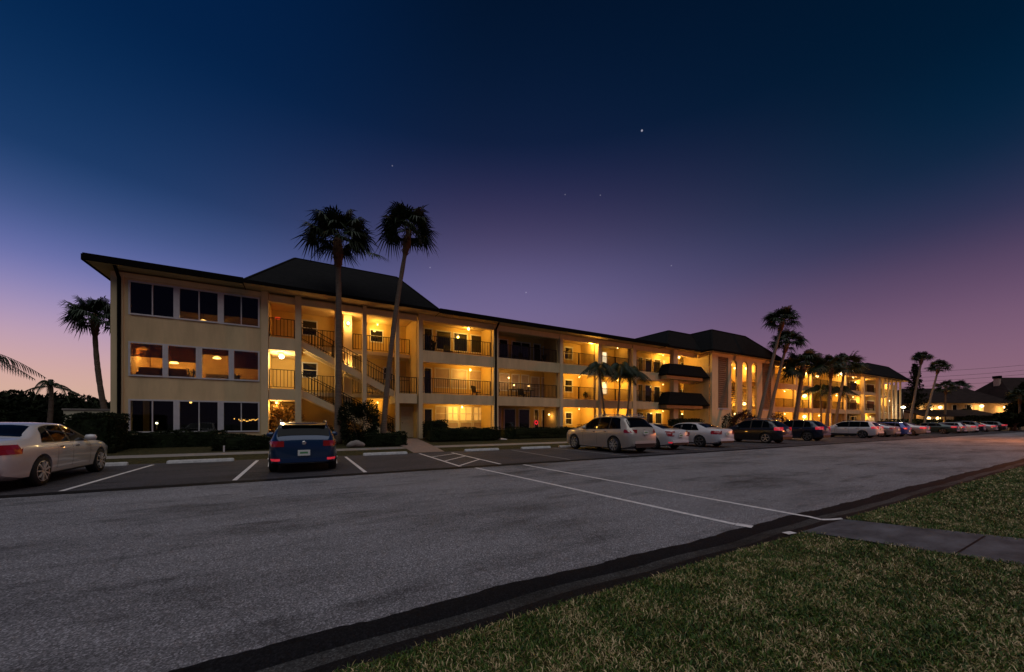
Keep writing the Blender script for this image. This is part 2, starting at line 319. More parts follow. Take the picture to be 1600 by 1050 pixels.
def grass():
    rng = np.random.default_rng(3)
    zones = [(-1.5,4.5,-1.2,2.34,13000),(4.5,9,-.8,2.34,7000),(9,20,-.5,2.34,2600),(20,40,0,2.34,450)]
    P = []
    for x0,x1,y0,y1,d in zones:
        n = int((x1-x0)*(y1-y0)*d); p = np.stack([rng.uniform(x0,x1,n), rng.uniform(y0,y1,n)],1); P.append(p)
    P = np.concatenate(P); P = P[~in_pav(P[:,0],P[:,1])]
    fw = .4924*P[:,0]+.8704*P[:,1]; rt = .8704*P[:,0]-.4924*P[:,1]
    P = P[(fw > .8) & (rt < fw*1.9+.5) & (rt > -fw*1.1-1)]
    n = len(P); fw = .4924*P[:,0]+.8704*P[:,1]
    far = np.clip(fw/4, 1, 3)
    h = rng.uniform(.010,.036,n)*(1+.15*(far-1)); w = rng.uniform(.0020,.0040,n)*far
    a = rng.uniform(0,2*np.pi,n); lean = rng.uniform(.3,1.5,n)*h*1.1; ta = rng.uniform(0,2*np.pi,n)
    z = .016+.01*np.sin(P[:,0]*1.7+P[:,1]*.8)*np.sin(P[:,1]*1.9-P[:,0]*.5)+rng.uniform(-.004,.022,n)
    bx, by = P[:,0], P[:,1]; cx, cy = np.cos(a)*w, np.sin(a)*w; lx, ly = np.cos(ta)*lean, np.sin(ta)*lean
    V = np.empty((n,5,3))
    V[:,0] = np.stack([bx-cx,by-cy,z],1); V[:,1] = np.stack([bx+cx,by+cy,z],1)
    V[:,2] = np.stack([bx+cx*.8+lx*.35,by+cy*.8+ly*.35,z+h*.65],1); V[:,3] = np.stack([bx-cx*.8+lx*.35,by-cy*.8+ly*.35,z+h*.65],1)
    V[:,4] = np.stack([bx+lx,by+ly,z+h*.85],1)
    i = np.arange(n)*5
    F = np.concatenate([np.stack([i,i+1,i+2],1),np.stack([i,i+2,i+3],1),np.stack([i+3,i+2,i+4],1)])
    o = np_mesh('grass', V.reshape(-1,3), F, M_BLADE); tag(o, 'patchy green and straw coloured turf beside the gutter', 'grass', kind='stuff')
grass()
# ------------------------------------------------------------------ markings
M_PAINT = mat('line_paint', (.72,.68,.68), .7, noise=(9,.6,1.15), bump=(60,.4,.003))
M_PAINT2 = mat('faded_line_paint', (.24,.23,.235), .75, noise=(14,.55,1.25), bump=(60,.4,.003))
def line(pts, w=.1, z=.006, m=M_PAINT):
    b = MB()
    for p, q in zip(pts, pts[1:]):
        d = Vector((q[0]-p[0], q[1]-p[1])).normalized(); n = Vector((-d.y, d.x))*w/2
        za = p[2] if len(p) > 2 else z; zb = q[2] if len(q) > 2 else z
        b.quad((p[0]-n.x,p[1]-n.y,za),(p[0]+n.x,p[1]+n.y,za),(q[0]+n.x,q[1]+n.y,zb),(q[0]-n.x,q[1]-n.y,zb))
    o = b.build('lane_marking', m); o['kind'] = 'structure'; return o
for x in (-7.4,-4.4,-1.45,1.62): line([(x,11.5),(x,17.1)])
line([(4.55,11.5),(4.78,17.2)]); line([(6.02,11.45),(6.25,16.9)])
for a in ((4.75,15.2,6.17,16.3),(4.7,13.4,6.12,14.9),(4.62,11.7,6.06,13.3)): line([(a[0],a[1]),(a[2],a[3])], .085, .0085)
line([(9.1,11.5),(9.6,17)], m=M_PAINT2)
x = 12.3
while x < 100: line([(x,11.5),(x,17)], m=M_PAINT2); x += 3.06
line([(4.83,10.9),(5.05,8),(5.36,3.04)], .10); line([(6.62,10.9),(6.68,7),(6.76,2.9)], .10)
line([(5.36,3.03,.0095),(5.42,2.84,.0105)], .15); line([(5.42,2.44,.022),(5.56,2.41,.027)], .09)
line([(6.76,2.9,.006),(6.78,2.72,.006),(6.8,2.58,-.008),(6.86,2.48,.008),(6.93,2.38,.036)], .09)

# ================================================================== building helpers
def wall_holes(b, x0, x1, z0, z1, y0, y1, holes, rev=True):
    xs = sorted({x0,x1,*[h[0] for h in holes],*[h[1] for h in holes]}); zs = sorted({z0,z1,*[h[2] for h in holes],*[h[3] for h in holes]})
    xs = [x for x in xs if x0 <= x <= x1]; zs = [z for z in zs if z0 <= z <= z1]
    inside = lambda x,z: any(h[0] < x < h[1] and h[2] < z < h[3] for h in holes)
    for a, c in zip(xs, xs[1:]):
        for d, e in zip(zs, zs[1:]):
            if inside((a+c)/2,(d+e)/2): continue
            b.quad((a,y0,d),(c,y0,d),(c,y0,e),(a,y0,e)); b.quad((c,y1,d),(a,y1,d),(a,y1,e),(c,y1,e))
    for h in holes:
        a,c,d,e = h[:4]
        b.quad((a,y0,d),(a,y0,e),(a,y1,e),(a,y1,d)); b.quad((c,y0,e),(c,y0,d),(c,y1,d),(c,y1,e))
        b.quad((a,y0,e),(c,y0,e),(c,y1,e),(a,y1,e)); b.quad((c,y0,d),(a,y0,d),(a,y1,d),(c,y1,d))
    b.quad((x0,y0,z1),(x1,y0,z1),(x1,y1,z1),(x0,y1,z1)); b.quad((x0,y1,z0),(x0,y0,z0),(x0,y0,z1),(x0,y1,z1)); b.quad((x1,y0,z0),(x1,y1,z0),(x1,y1,z1),(x1,y0,z1))
    return b
def window(parent, x0, x1, z0, z1, y, mull=1, fw=.07, g=DARKGLASS, fm=FRAME, hbar=False, blind=0, blindm=SCREEN, sill=True):
    """A window in a wall whose outer face is y; frame stands proud by 25 mm."""
    b = MB(); yo, yi = y-.025, y+.07
    b.box(x0-fw,x0+.02,yo,yi,z0-fw,z1+fw); b.box(x1-.02,x1+fw,yo,yi,z0-fw,z1+fw)
    b.box(x0+.02,x1-.02,yo,yi,z1-.02,z1+fw); b.box(x0+.02,x1-.02,yo-(.03 if sill else 0),yi,z0-fw,z0+.02)
    for k in range(1, mull+1):
        xm = x0+(x1-x0)*k/(mull+1); b.box(xm-fw*.42,xm+fw*.42,yo+.008,yi-.01,z0+.02,z1-.02)
    if hbar: b.box(x0+.02,x1-.02,yo+.014,yi-.02,(z0+z1)/2-.025,(z0+z1)/2+.025)
    f = b.build('window', fm, parent)
    MB().box(x0+.015,x1-.015,y+.03,y+.04,z0+.015,z1-.015).build('pane', g, f)
    if blind: MB().box(x0+.02,x1-.02,y+.085,y+.095,z0+(z1-z0)*(1-blind),z1-.02).build('blind', blindm, f)
    return f
def railing(parent, x0, x1, y, zf, h=1.03, sp=.13, posts=2, y1=None, z1=None):
    """Straight or sloping (z1) balustrade."""
    b = MB(); z1 = zf if z1 is None else z1; y1 = y if y1 is None else y1
    L = math.hypot(x1-x0, y1-y); n = max(2, int(L/sp))
    P = lambda t, dz: (x0+(x1-x0)*t, y+(y1-y)*t, zf+(z1-zf)*t+dz)
    b.bar(P(0,h), P(1,h), .045, .035); b.bar(P(0,.1), P(1,.1), .035, .03)
    for k in range(n+1): b.bar(P(k/n,.1), P(k/n,h), .028)
    for k in range(posts+1): b.bar(P(min(.995,max(.005,k/posts)),-.12), P(min(.995,max(.005,k/posts)),h+.01), .045)
    return b.build('railing', RAILM, parent)
def lamp_light(name, loc, energy, col=(1,.55,.16), r=.07, parent=None):
    ld = bpy.data.lights.new(name, 'POINT'); ld.energy = energy; ld.color = col; ld.shadow_soft_size = r
    o = bpy.data.objects.new(name, ld); COL.objects.link(o); o.location = loc
    if parent: o.parent = parent
    return o
def ceiling_lamp(x, y, z, label, e=22, r=.10, m=BULB, group=None, col=(1,.55,.16), cat='ceiling light', name='ceiling_light'):
    t = thing(name, label, cat, (x,y,z), 0, group)
    MB().lathe([(.05,0),(.09,-.01),(.09,-.04),(.05,-.05)], n=14).build('mount', FRAME, t, True)
    MB().lathe([(.02*r/.1,-.05),(r*.8,-.06-r*.25),(r,-.06-r*.8),(r*.75,-.06-r*1.4),(.02,-.06-r*1.7)], n=14).build('globe', m, t, True)
    lamp_light('lamp_glow', (0,0,-.16-r*1.7), e*1.75, col, .08, t)
    return t

# ================================================================== near apartment building
F1, F2, F3, TOP = .42, 3.30, 6.10, 8.45
FY = 24.0; BY = 26.0
B = thing('apartment_building', 'cream three storey apartment building with corner sunrooms and open stairwell behind the blue hatchback', 'apartment building', (0,0,0))
SB = [(2.68,3.36),(5.41,6.17)]
# --- main shell behind the recesses
def shell():
    b = MB()
    b.box(-7.5,-7.2,FY+.35,36,.2,TOP+.1)                # west end wall
    b.box(-7.2,35.5,35.7,36,.2,TOP+.1)
    for z in (F2-.25,F3-.25): b.box(-7.2,35.5,26.3,35.7,z,z+.2)
    for x in (-1.9,6.9,12.2,18,22,26.2,30.4): b.box(x-.08,x+.08,26.3,35.7,.2,TOP)
    b.build('wall', STUCCO, B)
shell()
# --- sunroom block
wx = {3:[(203,238),(240,272),(280,309),(312,341),(349,375),(378,404)], 2:[(203,255),(262,307),(315,358),(365,404)], 1:[(203,238),(239,272),(280,309),(312,341),(349,375),(378,404)]}
wz = {3:(6.56,8.06), 2:(3.68,5.20), 1:(1.0,2.50)}
XA0, XA1 = -7.5, X(408,FY)
b = MB(); holes = []
groups = {}
for fl, spans in wx.items():
    sp = [(X(a,FY), X(c,FY)) for a, c in spans]
    if fl == 2: gs = [(s[0],s[1],0) for s in sp]
    else: gs = [(sp[0][0],sp[1][1],1),(sp[2][0],sp[3][1],1),(sp[4][0],sp[5][1],1)]
    groups[fl] = gs
    for s in gs: holes.append((s[0],s[1],wz[fl][0],wz[fl][1]))
wall_holes(b, XA0, XA1, .25, TOP, FY, FY+.12, holes); b.build('wall', STUCCO, B)
b = MB()      # floors, ceilings and rear wall of the three sunrooms
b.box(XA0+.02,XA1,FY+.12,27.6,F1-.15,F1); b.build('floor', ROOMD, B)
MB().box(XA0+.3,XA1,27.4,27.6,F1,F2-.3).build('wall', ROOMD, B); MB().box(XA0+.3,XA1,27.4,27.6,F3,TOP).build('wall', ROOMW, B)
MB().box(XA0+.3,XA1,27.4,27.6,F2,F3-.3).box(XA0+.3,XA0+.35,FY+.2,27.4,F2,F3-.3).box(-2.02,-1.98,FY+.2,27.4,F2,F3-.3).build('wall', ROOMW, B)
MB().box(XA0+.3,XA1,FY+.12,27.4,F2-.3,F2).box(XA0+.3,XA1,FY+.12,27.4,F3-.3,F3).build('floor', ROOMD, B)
MB().box(XA0+.3,-1.98,FY+.12,27.4,5.70,5.75).build('ceiling', CEIL, B)
MB().box(-7.2,35.5,26.3,35.7,TOP-.05,TOP).box(XA0+.3,XA1,FY+.12,27.4,TOP-.05,TOP-.01).build('ceiling', CEIL, B)
for fl, gs in groups.items():
    for k, (a, c, m) in enumerate(gs):
        bl = [1,.74,.72][k] if fl == 3 else 0
        window(B, a, c, wz[fl][0], wz[fl][1], FY, m, .05, CLEAR, blind=bl if fl == 3 else ([.42,.5,.2,.6][k] if fl == 2 else 0), blindm=SCREEN if fl == 3 else SHEER)
for fl, gs in groups.items():      # white posts between neighbouring sunroom windows
    for (a, c) in zip(gs, gs[1:]): MB().box(a[1]+.051, c[0]-.051, FY-.03, FY-.002, wz[fl][0]-.05, wz[fl][1]+.05).build('mullion_post', FRAME, B)
def curtain(x0, x1, z0, z1, y, m, parent):
    b = MB(); n = 14
    for k in range(n+1): x = x0+(x1-x0)*k/n; yy = y+(.025 if k % 2 else -.025); b.v += [(x,yy,z0),(x,yy,z1)]
    for k in range(n): b.f.append((2*k,2*k+2,2*k+3,2*k+1))
    return b.build('curtain', m, parent)
CURTM = mat('linen_curtain', (.45,.33,.2), .9, noise=(6,.8,1.1)); CURTD = mat('dusky_curtain', (.07,.065,.06), .9, noise=(6,.6,1.2))
g2, g1 = groups[2], groups[1]
curtain(g1[0][0]+.03, g1[0][0]+.4, 1.02, 2.48, FY+.22, CURTD, B); curtain(g1[1][1]-.5, g1[1][1]-.03, 1.02, 2.48, FY+.22, CURTD, B); curtain(g1[2][0]+.03, g1[2][0]+.3, 1.02, 2.48, FY+.22, CURTD, B)
# things inside the lit sunroom
def pendant(x, y, z, L, label, e, m=SHADE, r=.2):
    t = thing('pendant_lamp', label, 'pendant lamp', (x,y,z), 0, 'lamps lit inside the sunrooms')
    MB().tube([(0,0,0),(0,0,-L)], .008, 6).build('cord', RAILM, t)
    MB().lathe([(.03,-L),(r*.6,-L-.04),(r,-L-.13),(r*.9,-L-.145),(.02,-L-.12)], n=18).build('shade', m, t, True)
    lamp_light('lamp_glow', (0,0,-L-.26), e, (1,.52,.14), .1, t); return t
pendant(X(224,25.6),25.6,5.7,.42,'domed lamp in the leftmost middle floor window', 120)
pendant(X(272,26.2),26.2,5.7,.95,'low round lamp in the second middle floor window', 110)
pendant(X(339,25.8),25.8,5.7,.60,'bright domed lamp in the third middle floor window', 70)
pendant(X(318,25.6),25.6,TOP-.05,1.42,'small glowing lamp below the blinds of the top floor window', 34)
def dresser(x, y, z, w, h, label, name='sideboard'):
    t = thing(name, label, 'sideboard', (x,y,z))
    MB().box(-w/2,w/2,-.22,.22,.08,h).build('carcass', WOODD, t); MB().box(-w/2-.02,w/2+.02,-.24,.24,h,h+.03).build('top', WOODD, t)
    b = MB()
    for sx in (-1,1):
        for sy in (-1,1): b.box(sx*(w/2-.05)-.025,sx*(w/2-.05)+.025,sy*.18-.025,sy*.18+.025,0,.08)
    b.build('base', WOODD, t)
    for k in (-1,1): MB().box(k*w/4-w/4+.02,k*w/4+w/4-.02,-.235,-.22,.14,h-.04).build('door', WOODD, t)
dresser(-3.9,26.9,F2,1.5,.85,'dark sideboard inside the middle floor sunroom under the round lamp')
def sofa(x, y, z, w, label):
    t = thing('sofa', label, 'sofa', (x,y,z))
    fm = mat('sofa_fabric', (.13,.06,.03), .9, noise=(4,.7,1.3))
    MB().box(-w/2,w/2,-.4,.4,.08,.42).build('seat', fm, t); MB().box(-w/2,w/2,-.45,-.25,.42,.86).build('backrest', fm, t)
    for s in (-1,1): MB().box(s*w/2-.1,s*w/2+.1,-.42,.38,.08,.62).build('armrest', fm, t)
sofa(-6.0,25.2,F2,1.8,'low brown sofa with its back to the leftmost middle floor window')
def plant_in(x,y,z,label,h=.8,m=None):
    t = thing('potted_plant', label, 'potted plant', (x,y,z))
    MB().lathe([(.1,0),(.15,.25),(.16,.28),(.13,.28)], n=12).build('pot', mat('terracotta',(.3,.1,.042),.8,noise=(5,.8,1.1)), t, True)
    b = MB(); rng = random.Random(int(x*10)+3)
    for k in range(40):
        a = rng.uniform(0,6.28); r = rng.uniform(.1,.32); zz = rng.uniform(.35,h); q = Vector((math.cos(a)*r,math.sin(a)*r,zz)); d = Vector((math.cos(a),math.sin(a),.3))*.13; s = Vector((-math.sin(a),math.cos(a),0))*.035
        b.quad((0,0,.28),q-s,q+d,q+s)
    b.build('foliage', m or LEAF, t)
plant_in(-5.0,25.6,F2,'leafy houseplant beside the low brown sofa', 1.0)
plant_in(-3.2,25.0,F2,'small houseplant in the third middle floor window', .8)
def reflected_lights(xa, xb, y, z, n, label, sag=.08):  # bulbs added indoors to imitate lot lights reflected in the glass
    t = thing('string_lights', label, 'string lights', (0,0,0))
    b = MB(); bb = MB(); rng = random.Random(5); pts = []
    for k in range(n+1):
        u = k/n; p = (xa+(xb-xa)*u, y+rng.uniform(-.1,.1), z-sag*math.sin(math.pi*u)+rng.uniform(-.04,.042)); pts.append(p)
        if rng.random() < .8: bb.lathe([(.006,-.03),(.022,-.01),(.022,.012),(.006,.03)], p, n=6)
    b.tube(pts, .006, 4); b.build('cord', RAILM, t); bb.build('bulb', emitm('string_bulb', (1,.42,.08), 5), t)
    lamp_light('lamp_glow', ((xa+xb)/2, y-.1, z+.05), 4, parent=t)
reflected_lights(-3.1,-2.05,24.5,1.62,16,'row of small orange lights in the right ground floor sunroom window')
def small_lamp(x, y, z, label, m, e, r=.05):  # added lamp standing in for a bright reflection in window glass
    t = thing('table_lamp', label, 'table lamp', (x,y,z), 0, None)
    MB().lathe([(.09,0),(.09,.02),(.02,.04),(.015,.3)], n=10).build('base', WOODD, t, True)
    MB().lathe([(r*.7,.3),(r,.3+r*.6),(r*.9,.3+r*1.4),(r*.3,.3+r*1.8)], n=12).build('shade', m, t, True)
    lamp_light('lamp_glow', (0,-.05,.3+r*2.5), e, parent=t); return t
def stool(x,y,z,h,label):
    t = thing('side_table', label, 'side table', (x,y,z)); MB().lathe([(.2,h-.03),(.2,h)], n=16).build('table_top', WOODD, t)
    MB().lathe([(.03,.02),(.03,h-.03)], n=8).build('stem', WOODD, t); MB().lathe([(.15,0),(.15,.02)], n=14).build('base', WOODD, t)
for (px, m, zz, lab) in ((245,BULBW,1.0,'in the left ground floor sunroom window'),(333,BULBW,.93,'at the right of the centre ground floor sunroom window')):
    x = X(px,25); stool(x,25,F1,zz-.35,'small round table '+lab); small_lamp(x,25,F1+zz-.35,'little white lamp '+lab, m, 2, .05)
ceiling_lamp(X(298,25.5),25.5,2.62,'dim orange lamp near the top of the centre ground floor sunroom window',2,.06,SHADE)  # added lamp, imitates another lot light mirrored in the pane
# --- west corner trim + beam + downspout
MB().box(-7.62,-7.2,FY-.06,FY+.5,.25,8.42).build('column', STUCCOL, B)
MB().box(-7.2,XA1,FY-.05,FY-.002,8.2,8.42).build('beam', STUCCOL, B)
def downspout(px, y=FY-.14):
    b = MB(); x = X(px,y); b.box(x-.055,x+.055,y-.05,y+.05,.5,8.15); b.bar((x,y,8.13),(x,y-.5,8.55),.1,.1); b.bar((x,y,.52),(x,y-.25,.36),.1,.09)
    return b.build('downspout', FASCIA, B)
downspout(186); downspout(775)
# --- roof and eaves of the straight runs
def flat_roof(x0, x1, y0=23.2, parent=None, z=8.52, y1=36.6, leftend=True):
    MB().box(x0,x1,y0,y1,z+.06,z+.16).build('roof', ROOFM, parent)
    MB().box(x0-.02,x1,y0-.10,y0-.002,z-.02,z+.27).build('gutter', FASCIA, parent)
    if leftend: MB().box(x0-.10,x0-.002,y0-.002,y1,z-.02,z+.25).build('fascia', FASCIA, parent)
    MB().box(x0+.01,x1,y0+.01,y1-.01,z,z+.055).build('soffit', CEIL, parent)
flat_roof(-8.2,-2.56,parent=B); flat_roof(7.78,30.0,parent=B,leftend=False)
MB().box(6.9,30.4,FY+.0,FY+.28,8.12,8.5).build('beam', STUCCOL, B)
# --- columns
def column(px0, px1, parent=B, y=FY, z0=.25, z1=8.5, d=.38, m=STUCCOL, proud=.06, mn=.22):
    yy = y-proud
    while True:      # visible width = front face plus the side turned to the viewer
        if X(px0,yy) >= 0: x0, x1 = X(px0,yy+d), X(px1,yy)
        else: x0, x1 = X(px0,yy), X(px1,yy+d)
        if x1-x0 >= mn or d < .12: break
        d -= .04
    if x1-x0 < .12: x0 = x1-.12
    MB().box(x0,x1,yy,yy+d,z0,z1).build('column', m, parent)
for a, c in ((408,420),(461,471),(523,530.5),(565.5,573),(617,624),(652,661),(768,779),(871,880),(930,940),(984,994.5)): column(a, c)
XS0, XS1 = X(420,FY), X(652,FY)
# --- stair block: walkway behind, two flights in front
b = MB()
hs = []
SBY = 27.2
for (p0,p1,z0,z1) in ((473,495,7.05,7.95),(579,598,7.05,7.85),(473,495,4.35,5.25),(600,612,4.5,5.3)):
    hs.append((X(p0,SBY),X(p1,SBY),z0,z1))
wall_holes(b, XS0-.3, XS1+.3, .3, TOP, SBY, SBY+.15, hs); b.build('wall', WALLY, B)
for h in hs: window(B, h[0],h[1],h[2],h[3],SBY,0,.06,DARKGLASS,fm=FRAME,hbar=True)
MB().box(XS0-.3,XS1+.3,27.35,28.6,.3,F1).build('floor', CONC, B)
# mid pier carrying the lamps
MB().box(X(537,25.9),X(550,25.9),25.9,26.25,F1,TOP).build('column', STUCCOL, B)
# walkway slabs (rear) and landings (front ends)
for (za, zb) in SB:
    MB().box(XS0,X(461,FY),FY+.0,SBY,za,zb-.06).build('landing', STUCCOL, B)
    MB().box(X(461,FY)+.001,XS1,25.75,SBY-.002,zb-.30,zb-.07).build('landing', STUCCOL, B)
MB().box(X(624,FY)-.25,XS1,FY+.02,25.75,SB[0][0],SB[0][1]-.06).build('landing', STUCCOL, B)
MB().box(X(624,FY)+.1,XS1,FY+.4,25.75,SB[0][0]+.3,SB[0][1]-.08).build('landing', STUCCOL, B)
MB().box(X(420,FY),XS1,FY+.01,SBY,8.34,8.40).build('ceiling', CEIL, B)
MB().box(X(420,FY),XS1,FY-.0,FY+.25,8.02,8.34).build('beam', STUCCOL, B)
MB().box(XS0-.25,XS0-.05,FY+.2,SBY,.3,TOP).build('wall', WALLY, B)
MB().box(XS1+.05,XS1+.25,FY+.35,SBY,.3,TOP).build('wall', WALLY, B)
# ground level back of the left bay: planting alcove; door at the right bay
xd0, xd1 = X(626,25.2), X(647,25.2)
MB().box(X(619,25.2),XS1+.05,25.2,25.35,.4,SB[0][0]).build('wall', WALLY, B)
dr = MB().box(xd0,xd1,25.16,25.2,.44,2.5).build('door', DOORM, B); MB().lathe([(.03,0),(.035,.04)],(xd0+.1,25.12,1.4),n=8).build('handle', RAILM, dr)
def flight(x0, z0, x1, z1, y0=24.55, y1=25.6, n=15):
    """x0,z0 is the top."""
    b = MB(); s = MB()
    for yy in (y0-.14, y1):
        s.hexa([(x0-.15,yy,z0-.34),(x1,yy,z1-.30),(x1,yy+.14,z1-.30),(x0-.15,yy+.14,z0-.34),(x0-.15,yy,z0+.08),(x1,yy,z1+.14),(x1,yy+.14,z1+.14),(x0-.15,yy+.14,z0+.08)])
    for k in range(n):
        x = x0+(x1-x0)*k/n; z = z0-(z0-z1)*(k+1)/n; b.box(x,x+(x1-x0)/n+.02,y0+.002,y1-.002,z-.05,z)
    f = b.build('stairs', CONC, B); s.build('stringer', STUCCOL, f)
    for yy in (y0-.07, y1+.07): railing(B, x0-.1, x1-.05, yy, z0+.08, 1.0, .15, 3, z1=z1+.14)
xt, xb = X(472,24.5), X(617,24.5)
flight(xt, SB[1][1]-.06, xb, SB[0][1]-.06); flight(xt, SB[0][1]-.06, xb+.2, F1+.02)
for (za, zb) in SB:
    railing(B, XS0+.02, X(461,FY)-.02, FY+.12, zb-.06, 1.05, .16, 1)
    railing(B, X(471,25.8), X(535,25.8), 25.8, zb-.07, 1.03, .17, 2)
    railing(B, X(551,25.8), XS1-.05, 25.8, zb-.07, 1.03, .17, 3)
railing(B, X(624,FY)+.02, XS1-.02, FY+.1, SB[0][1]-.06, 1.05, .14, 1)
MB().box(X(660,FY)-.1,X(660,FY),FY+.01,FY+.04,1,1.01)
# hip roof
def hip(x0,x1,y0,y1,z0,tx0,tx1,ty0,ty1,z1,parent,over=None):
    b = MB()
    E = [(x0,y0,z0+.12),(x1,y0,z0+.12),(x1,y1,z0+.12),(x0,y1,z0+.12)]; T = [(tx0,ty0,z1),(tx1,ty0,z1),(tx1,ty1,z1),(tx0,ty1,z1)]
    for k in range(4): b.quad(E[k],E[(k+1)%4],T[(k+1)%4],T[k])
    if ty1-ty0 > .05: b.quad(*T)
    o = b.build('roof', ROOFM, parent)
    c = MB(); 
    for k in range(4): c.bar(E[k], T[k], .14, .06)
    if ty1-ty0 < .05: c.bar(T[0], T[1], .16, .06)
    else:
        for k in range(4): c.bar(T[k], T[(k+1)%4], .12, .05)
    c.build('ridge_cap', ROOFM, o)
    f = MB(); f.box(x0-.03,x1+.03,y0-.05,y0,z0-.02,z0+.15); f.box(x0-.03,x0,y0,y1,z0-.02,z0+.15); f.box(x1,x1+.03,y0,y1,z0-.02,z0+.15); f.box(x0-.03,x1+.03,y1,y1+.05,z0-.02,z0+.15)
    f.build('fascia', FASCIA, o)
    MB().box(x0,x1,y0,y1,z0,z0+.05).build('soffit', CEIL, parent)
    return o
hip(-2.55,7.72,22.95,31,8.50,-.35,5.9,26.95,27.0,11.72,B)
# --- straight run of balconies
CW = [X(661,FY), X(768,FY), X(779,FY), X(871,FY), X(880,FY), X(930,FY), X(940,FY), X(984,FY), X(994.5,FY), 30.4]
RUN0, RUN1 = CW[0], 30.4
for (za, zb) in SB:
    MB().box(RUN0,RUN1,FY,FY+.3,za,zb).build('parapet', STUCCO, B)
    MB().box(RUN0,35.5,FY+.3,BY,zb-.30,zb-.08).build('floor', CEIL, B)
MB().box(RUN0,RUN1,FY+.02,BY+.1,F1-.25,F1).build('floor', CONC, B)
MB().box(RUN0,35.5,FY+.28,BY,8.38,8.44).build('ceiling', CEIL, B)
for x in (CW[1]+.1,CW[3]+.1,CW[5]+.1,CW[7]+.1): MB().box(x,x+.18,FY+.3,BY,F1,8.38).build('partition', WALLY, B)
for i in range(0,8,2):
    for (za, zb) in SB: railing(B, CW[i]+.01, CW[i+1]-.01, FY+.1, zb-.02, 1.04, .13, 2)
for (za, zb) in SB: railing(B, CW[8]+.01, 30.3, FY+.1, zb-.02, 1.04, .13, 2)
# back wall openings: (px0, px1, z0, z1, kind)
WIN = [ # floor 3 bay A
 (663,675,6.45,8.1,'d'),(682,704,6.75,8.05,'d'),(709,730,6.75,8.05,'d'),(736,755,6.75,8.05,'d'),(762,767,6.5,8.05,'d'),
 (663,674,3.4,5.3,'d'),(680,702,4.0,5.35,'b'),(706,729,4.0,5.35,'b'),(734,754,4.0,5.35,'b'),(761,766,3.6,5.3,'d'),
 (663,675,1.3,2.4,'d'),(681,697,1.6,2.6,'b'),(700,716,1.6,2.6,'l'),(719,737,1.6,2.6,'l'),(740,755,1.6,2.6,'l'),(681,697,.7,1.45,'b'),(700,716,.7,1.45,'b'),(719,737,.7,1.45,'b'),(740,755,.7,1.45,'b'),(763,767,.6,2.5,'r'),
 (780,793,6.55,8.0,'d'),(800,828,6.55,7.95,'D'),(834,844,6.2,7.95,'d'),(849,853,6.8,7.8,'d'),
 (781,795,4.0,5.3,'p'),(800,811,4.0,5.3,'p'),(815,826,4.0,5.3,'p'),(830,842,3.5,5.2,'p'),(847,853,3.5,5.2,'p'),
 (780,782,.7,2.5,'r'),(788,805,.75,2.5,'d'),(811,827,.75,2.5,'d'),(835,841,.5,2.5,'d'),(847,853,.7,2.5,'d'),
 (883,894,7.0,8.0,'w'),(883,894,4.15,5.15,'w'),(884,893,1.3,2.3,'w'),
 (941,948,7.0,8.0,'L'),(941,948,4.1,5.2,'L'),(941,947,1.3,2.2,'w'),
 (997,1004,6.5,7.9,'d'),(1008,1018,6.5,7.9,'d'),(1022,1032,6.3,7.9,'d'),(1036,1040,6.5,7.9,'l'),
 (997,1004,3.6,5.2,'d'),(1008,1018,3.6,5.2,'d'),(1022,1031,3.4,5.1,'d'),
 (996,1004,.8,2.4,'d'),(1010,1020,.8,2.4,'d'),(1024,1034,.8,2.4,'d'),
 (1064,1070,7.2,7.9,'d'),(1078,1086,6.9,7.9,'W'),(1066,1074,4.0,5.0,'r'),(1080,1090,4.0,5.0,'r'),(1063,1071,.9,2.4,'d'),(1079,1085,.9,2.4,'d')]
CURT = mat('warm_curtain', (.5,.38,.25), .9, emit=((1,.5,.15), .10)); PALEW = mat('pale_blind_pane', (.45,.34,.29), .4, noise=(5,.85,1.05))
REDC = mat('red_curtain', (.12,.015,.01), .8, noise=(5,.7,1.2))
LITGREEN = emitm('cool_lit_window', (.75,.8,.35), .5)
GK = {'d':DARKGLASS,'D':DARKGLASS,'b':PALEW,'l':LITWARM,'p':PALEW,'w':DARKGLASS,'r':REDC,'L':LITWHITE,'W':LITWHITE}
b = MB(); hs = [(X(a,BY),X(c,BY),z0,z1) for a,c,z0,z1,k in WIN]
wall_holes(b, RUN0, 35.5, .3, TOP, BY, BY+.15, hs); b.build('wall', WALLY, B)
for h, w in zip(hs, WIN):
    k = w[4]; window(B, h[0],h[1],h[2],h[3],BY, 1 if k in 'D' else (1 if k == 'l' and w[1]-w[0] > 12 else 0), .06 if k != 'w' else .09, GK[k], hbar=k in 'blwp', sill=False)
# shingle clad balconies at the east end
def skirt(x0,x1,y0,z0,z1,parent):
    b = MB(); y1 = 24.2
    E = [(x0,y0,z0),(x1,y0,z0),(x1,y1,z0),(x0,y1,z0)]; T = [(x0+.75,y0+.35,z1),(x1-.85,y0+.35,z1),(x1-.85,y1,z1),(x0+.75,y1,z1)]
    for k in (0,1,3): b.quad(E[k],E[(k+1)%4],T[(k+1)%4],T[k])
    b.quad(*T); b.quad(*E[::-1]); o = b.build('balcony_skirt', ROOFM, parent)
    MB().box(x0-.02,x1+.02,y0-.03,y1,z0-.06,z0-.003).build('trim', FASCIA, o)
XK0, XK1 = X(1044,22.9), X(1109,22.9)
skirt(XK0,XK1,22.9,5.98,7.05,B); skirt(XK0,XK1,22.9,3.2,4.35,B)
MB().box(30.4,35.4,24.2,24.5,5.41,6.1).box(30.4,35.4,24.2,24.5,2.68,3.3).build('parapet', STUCCO, B)
MB().box(XK0+.3,35.4,23.3,24.2,5.6,5.90).box(XK0+.3,35.4,23.3,24.2,2.8,3.12).build('landing', STUCCOL, B)
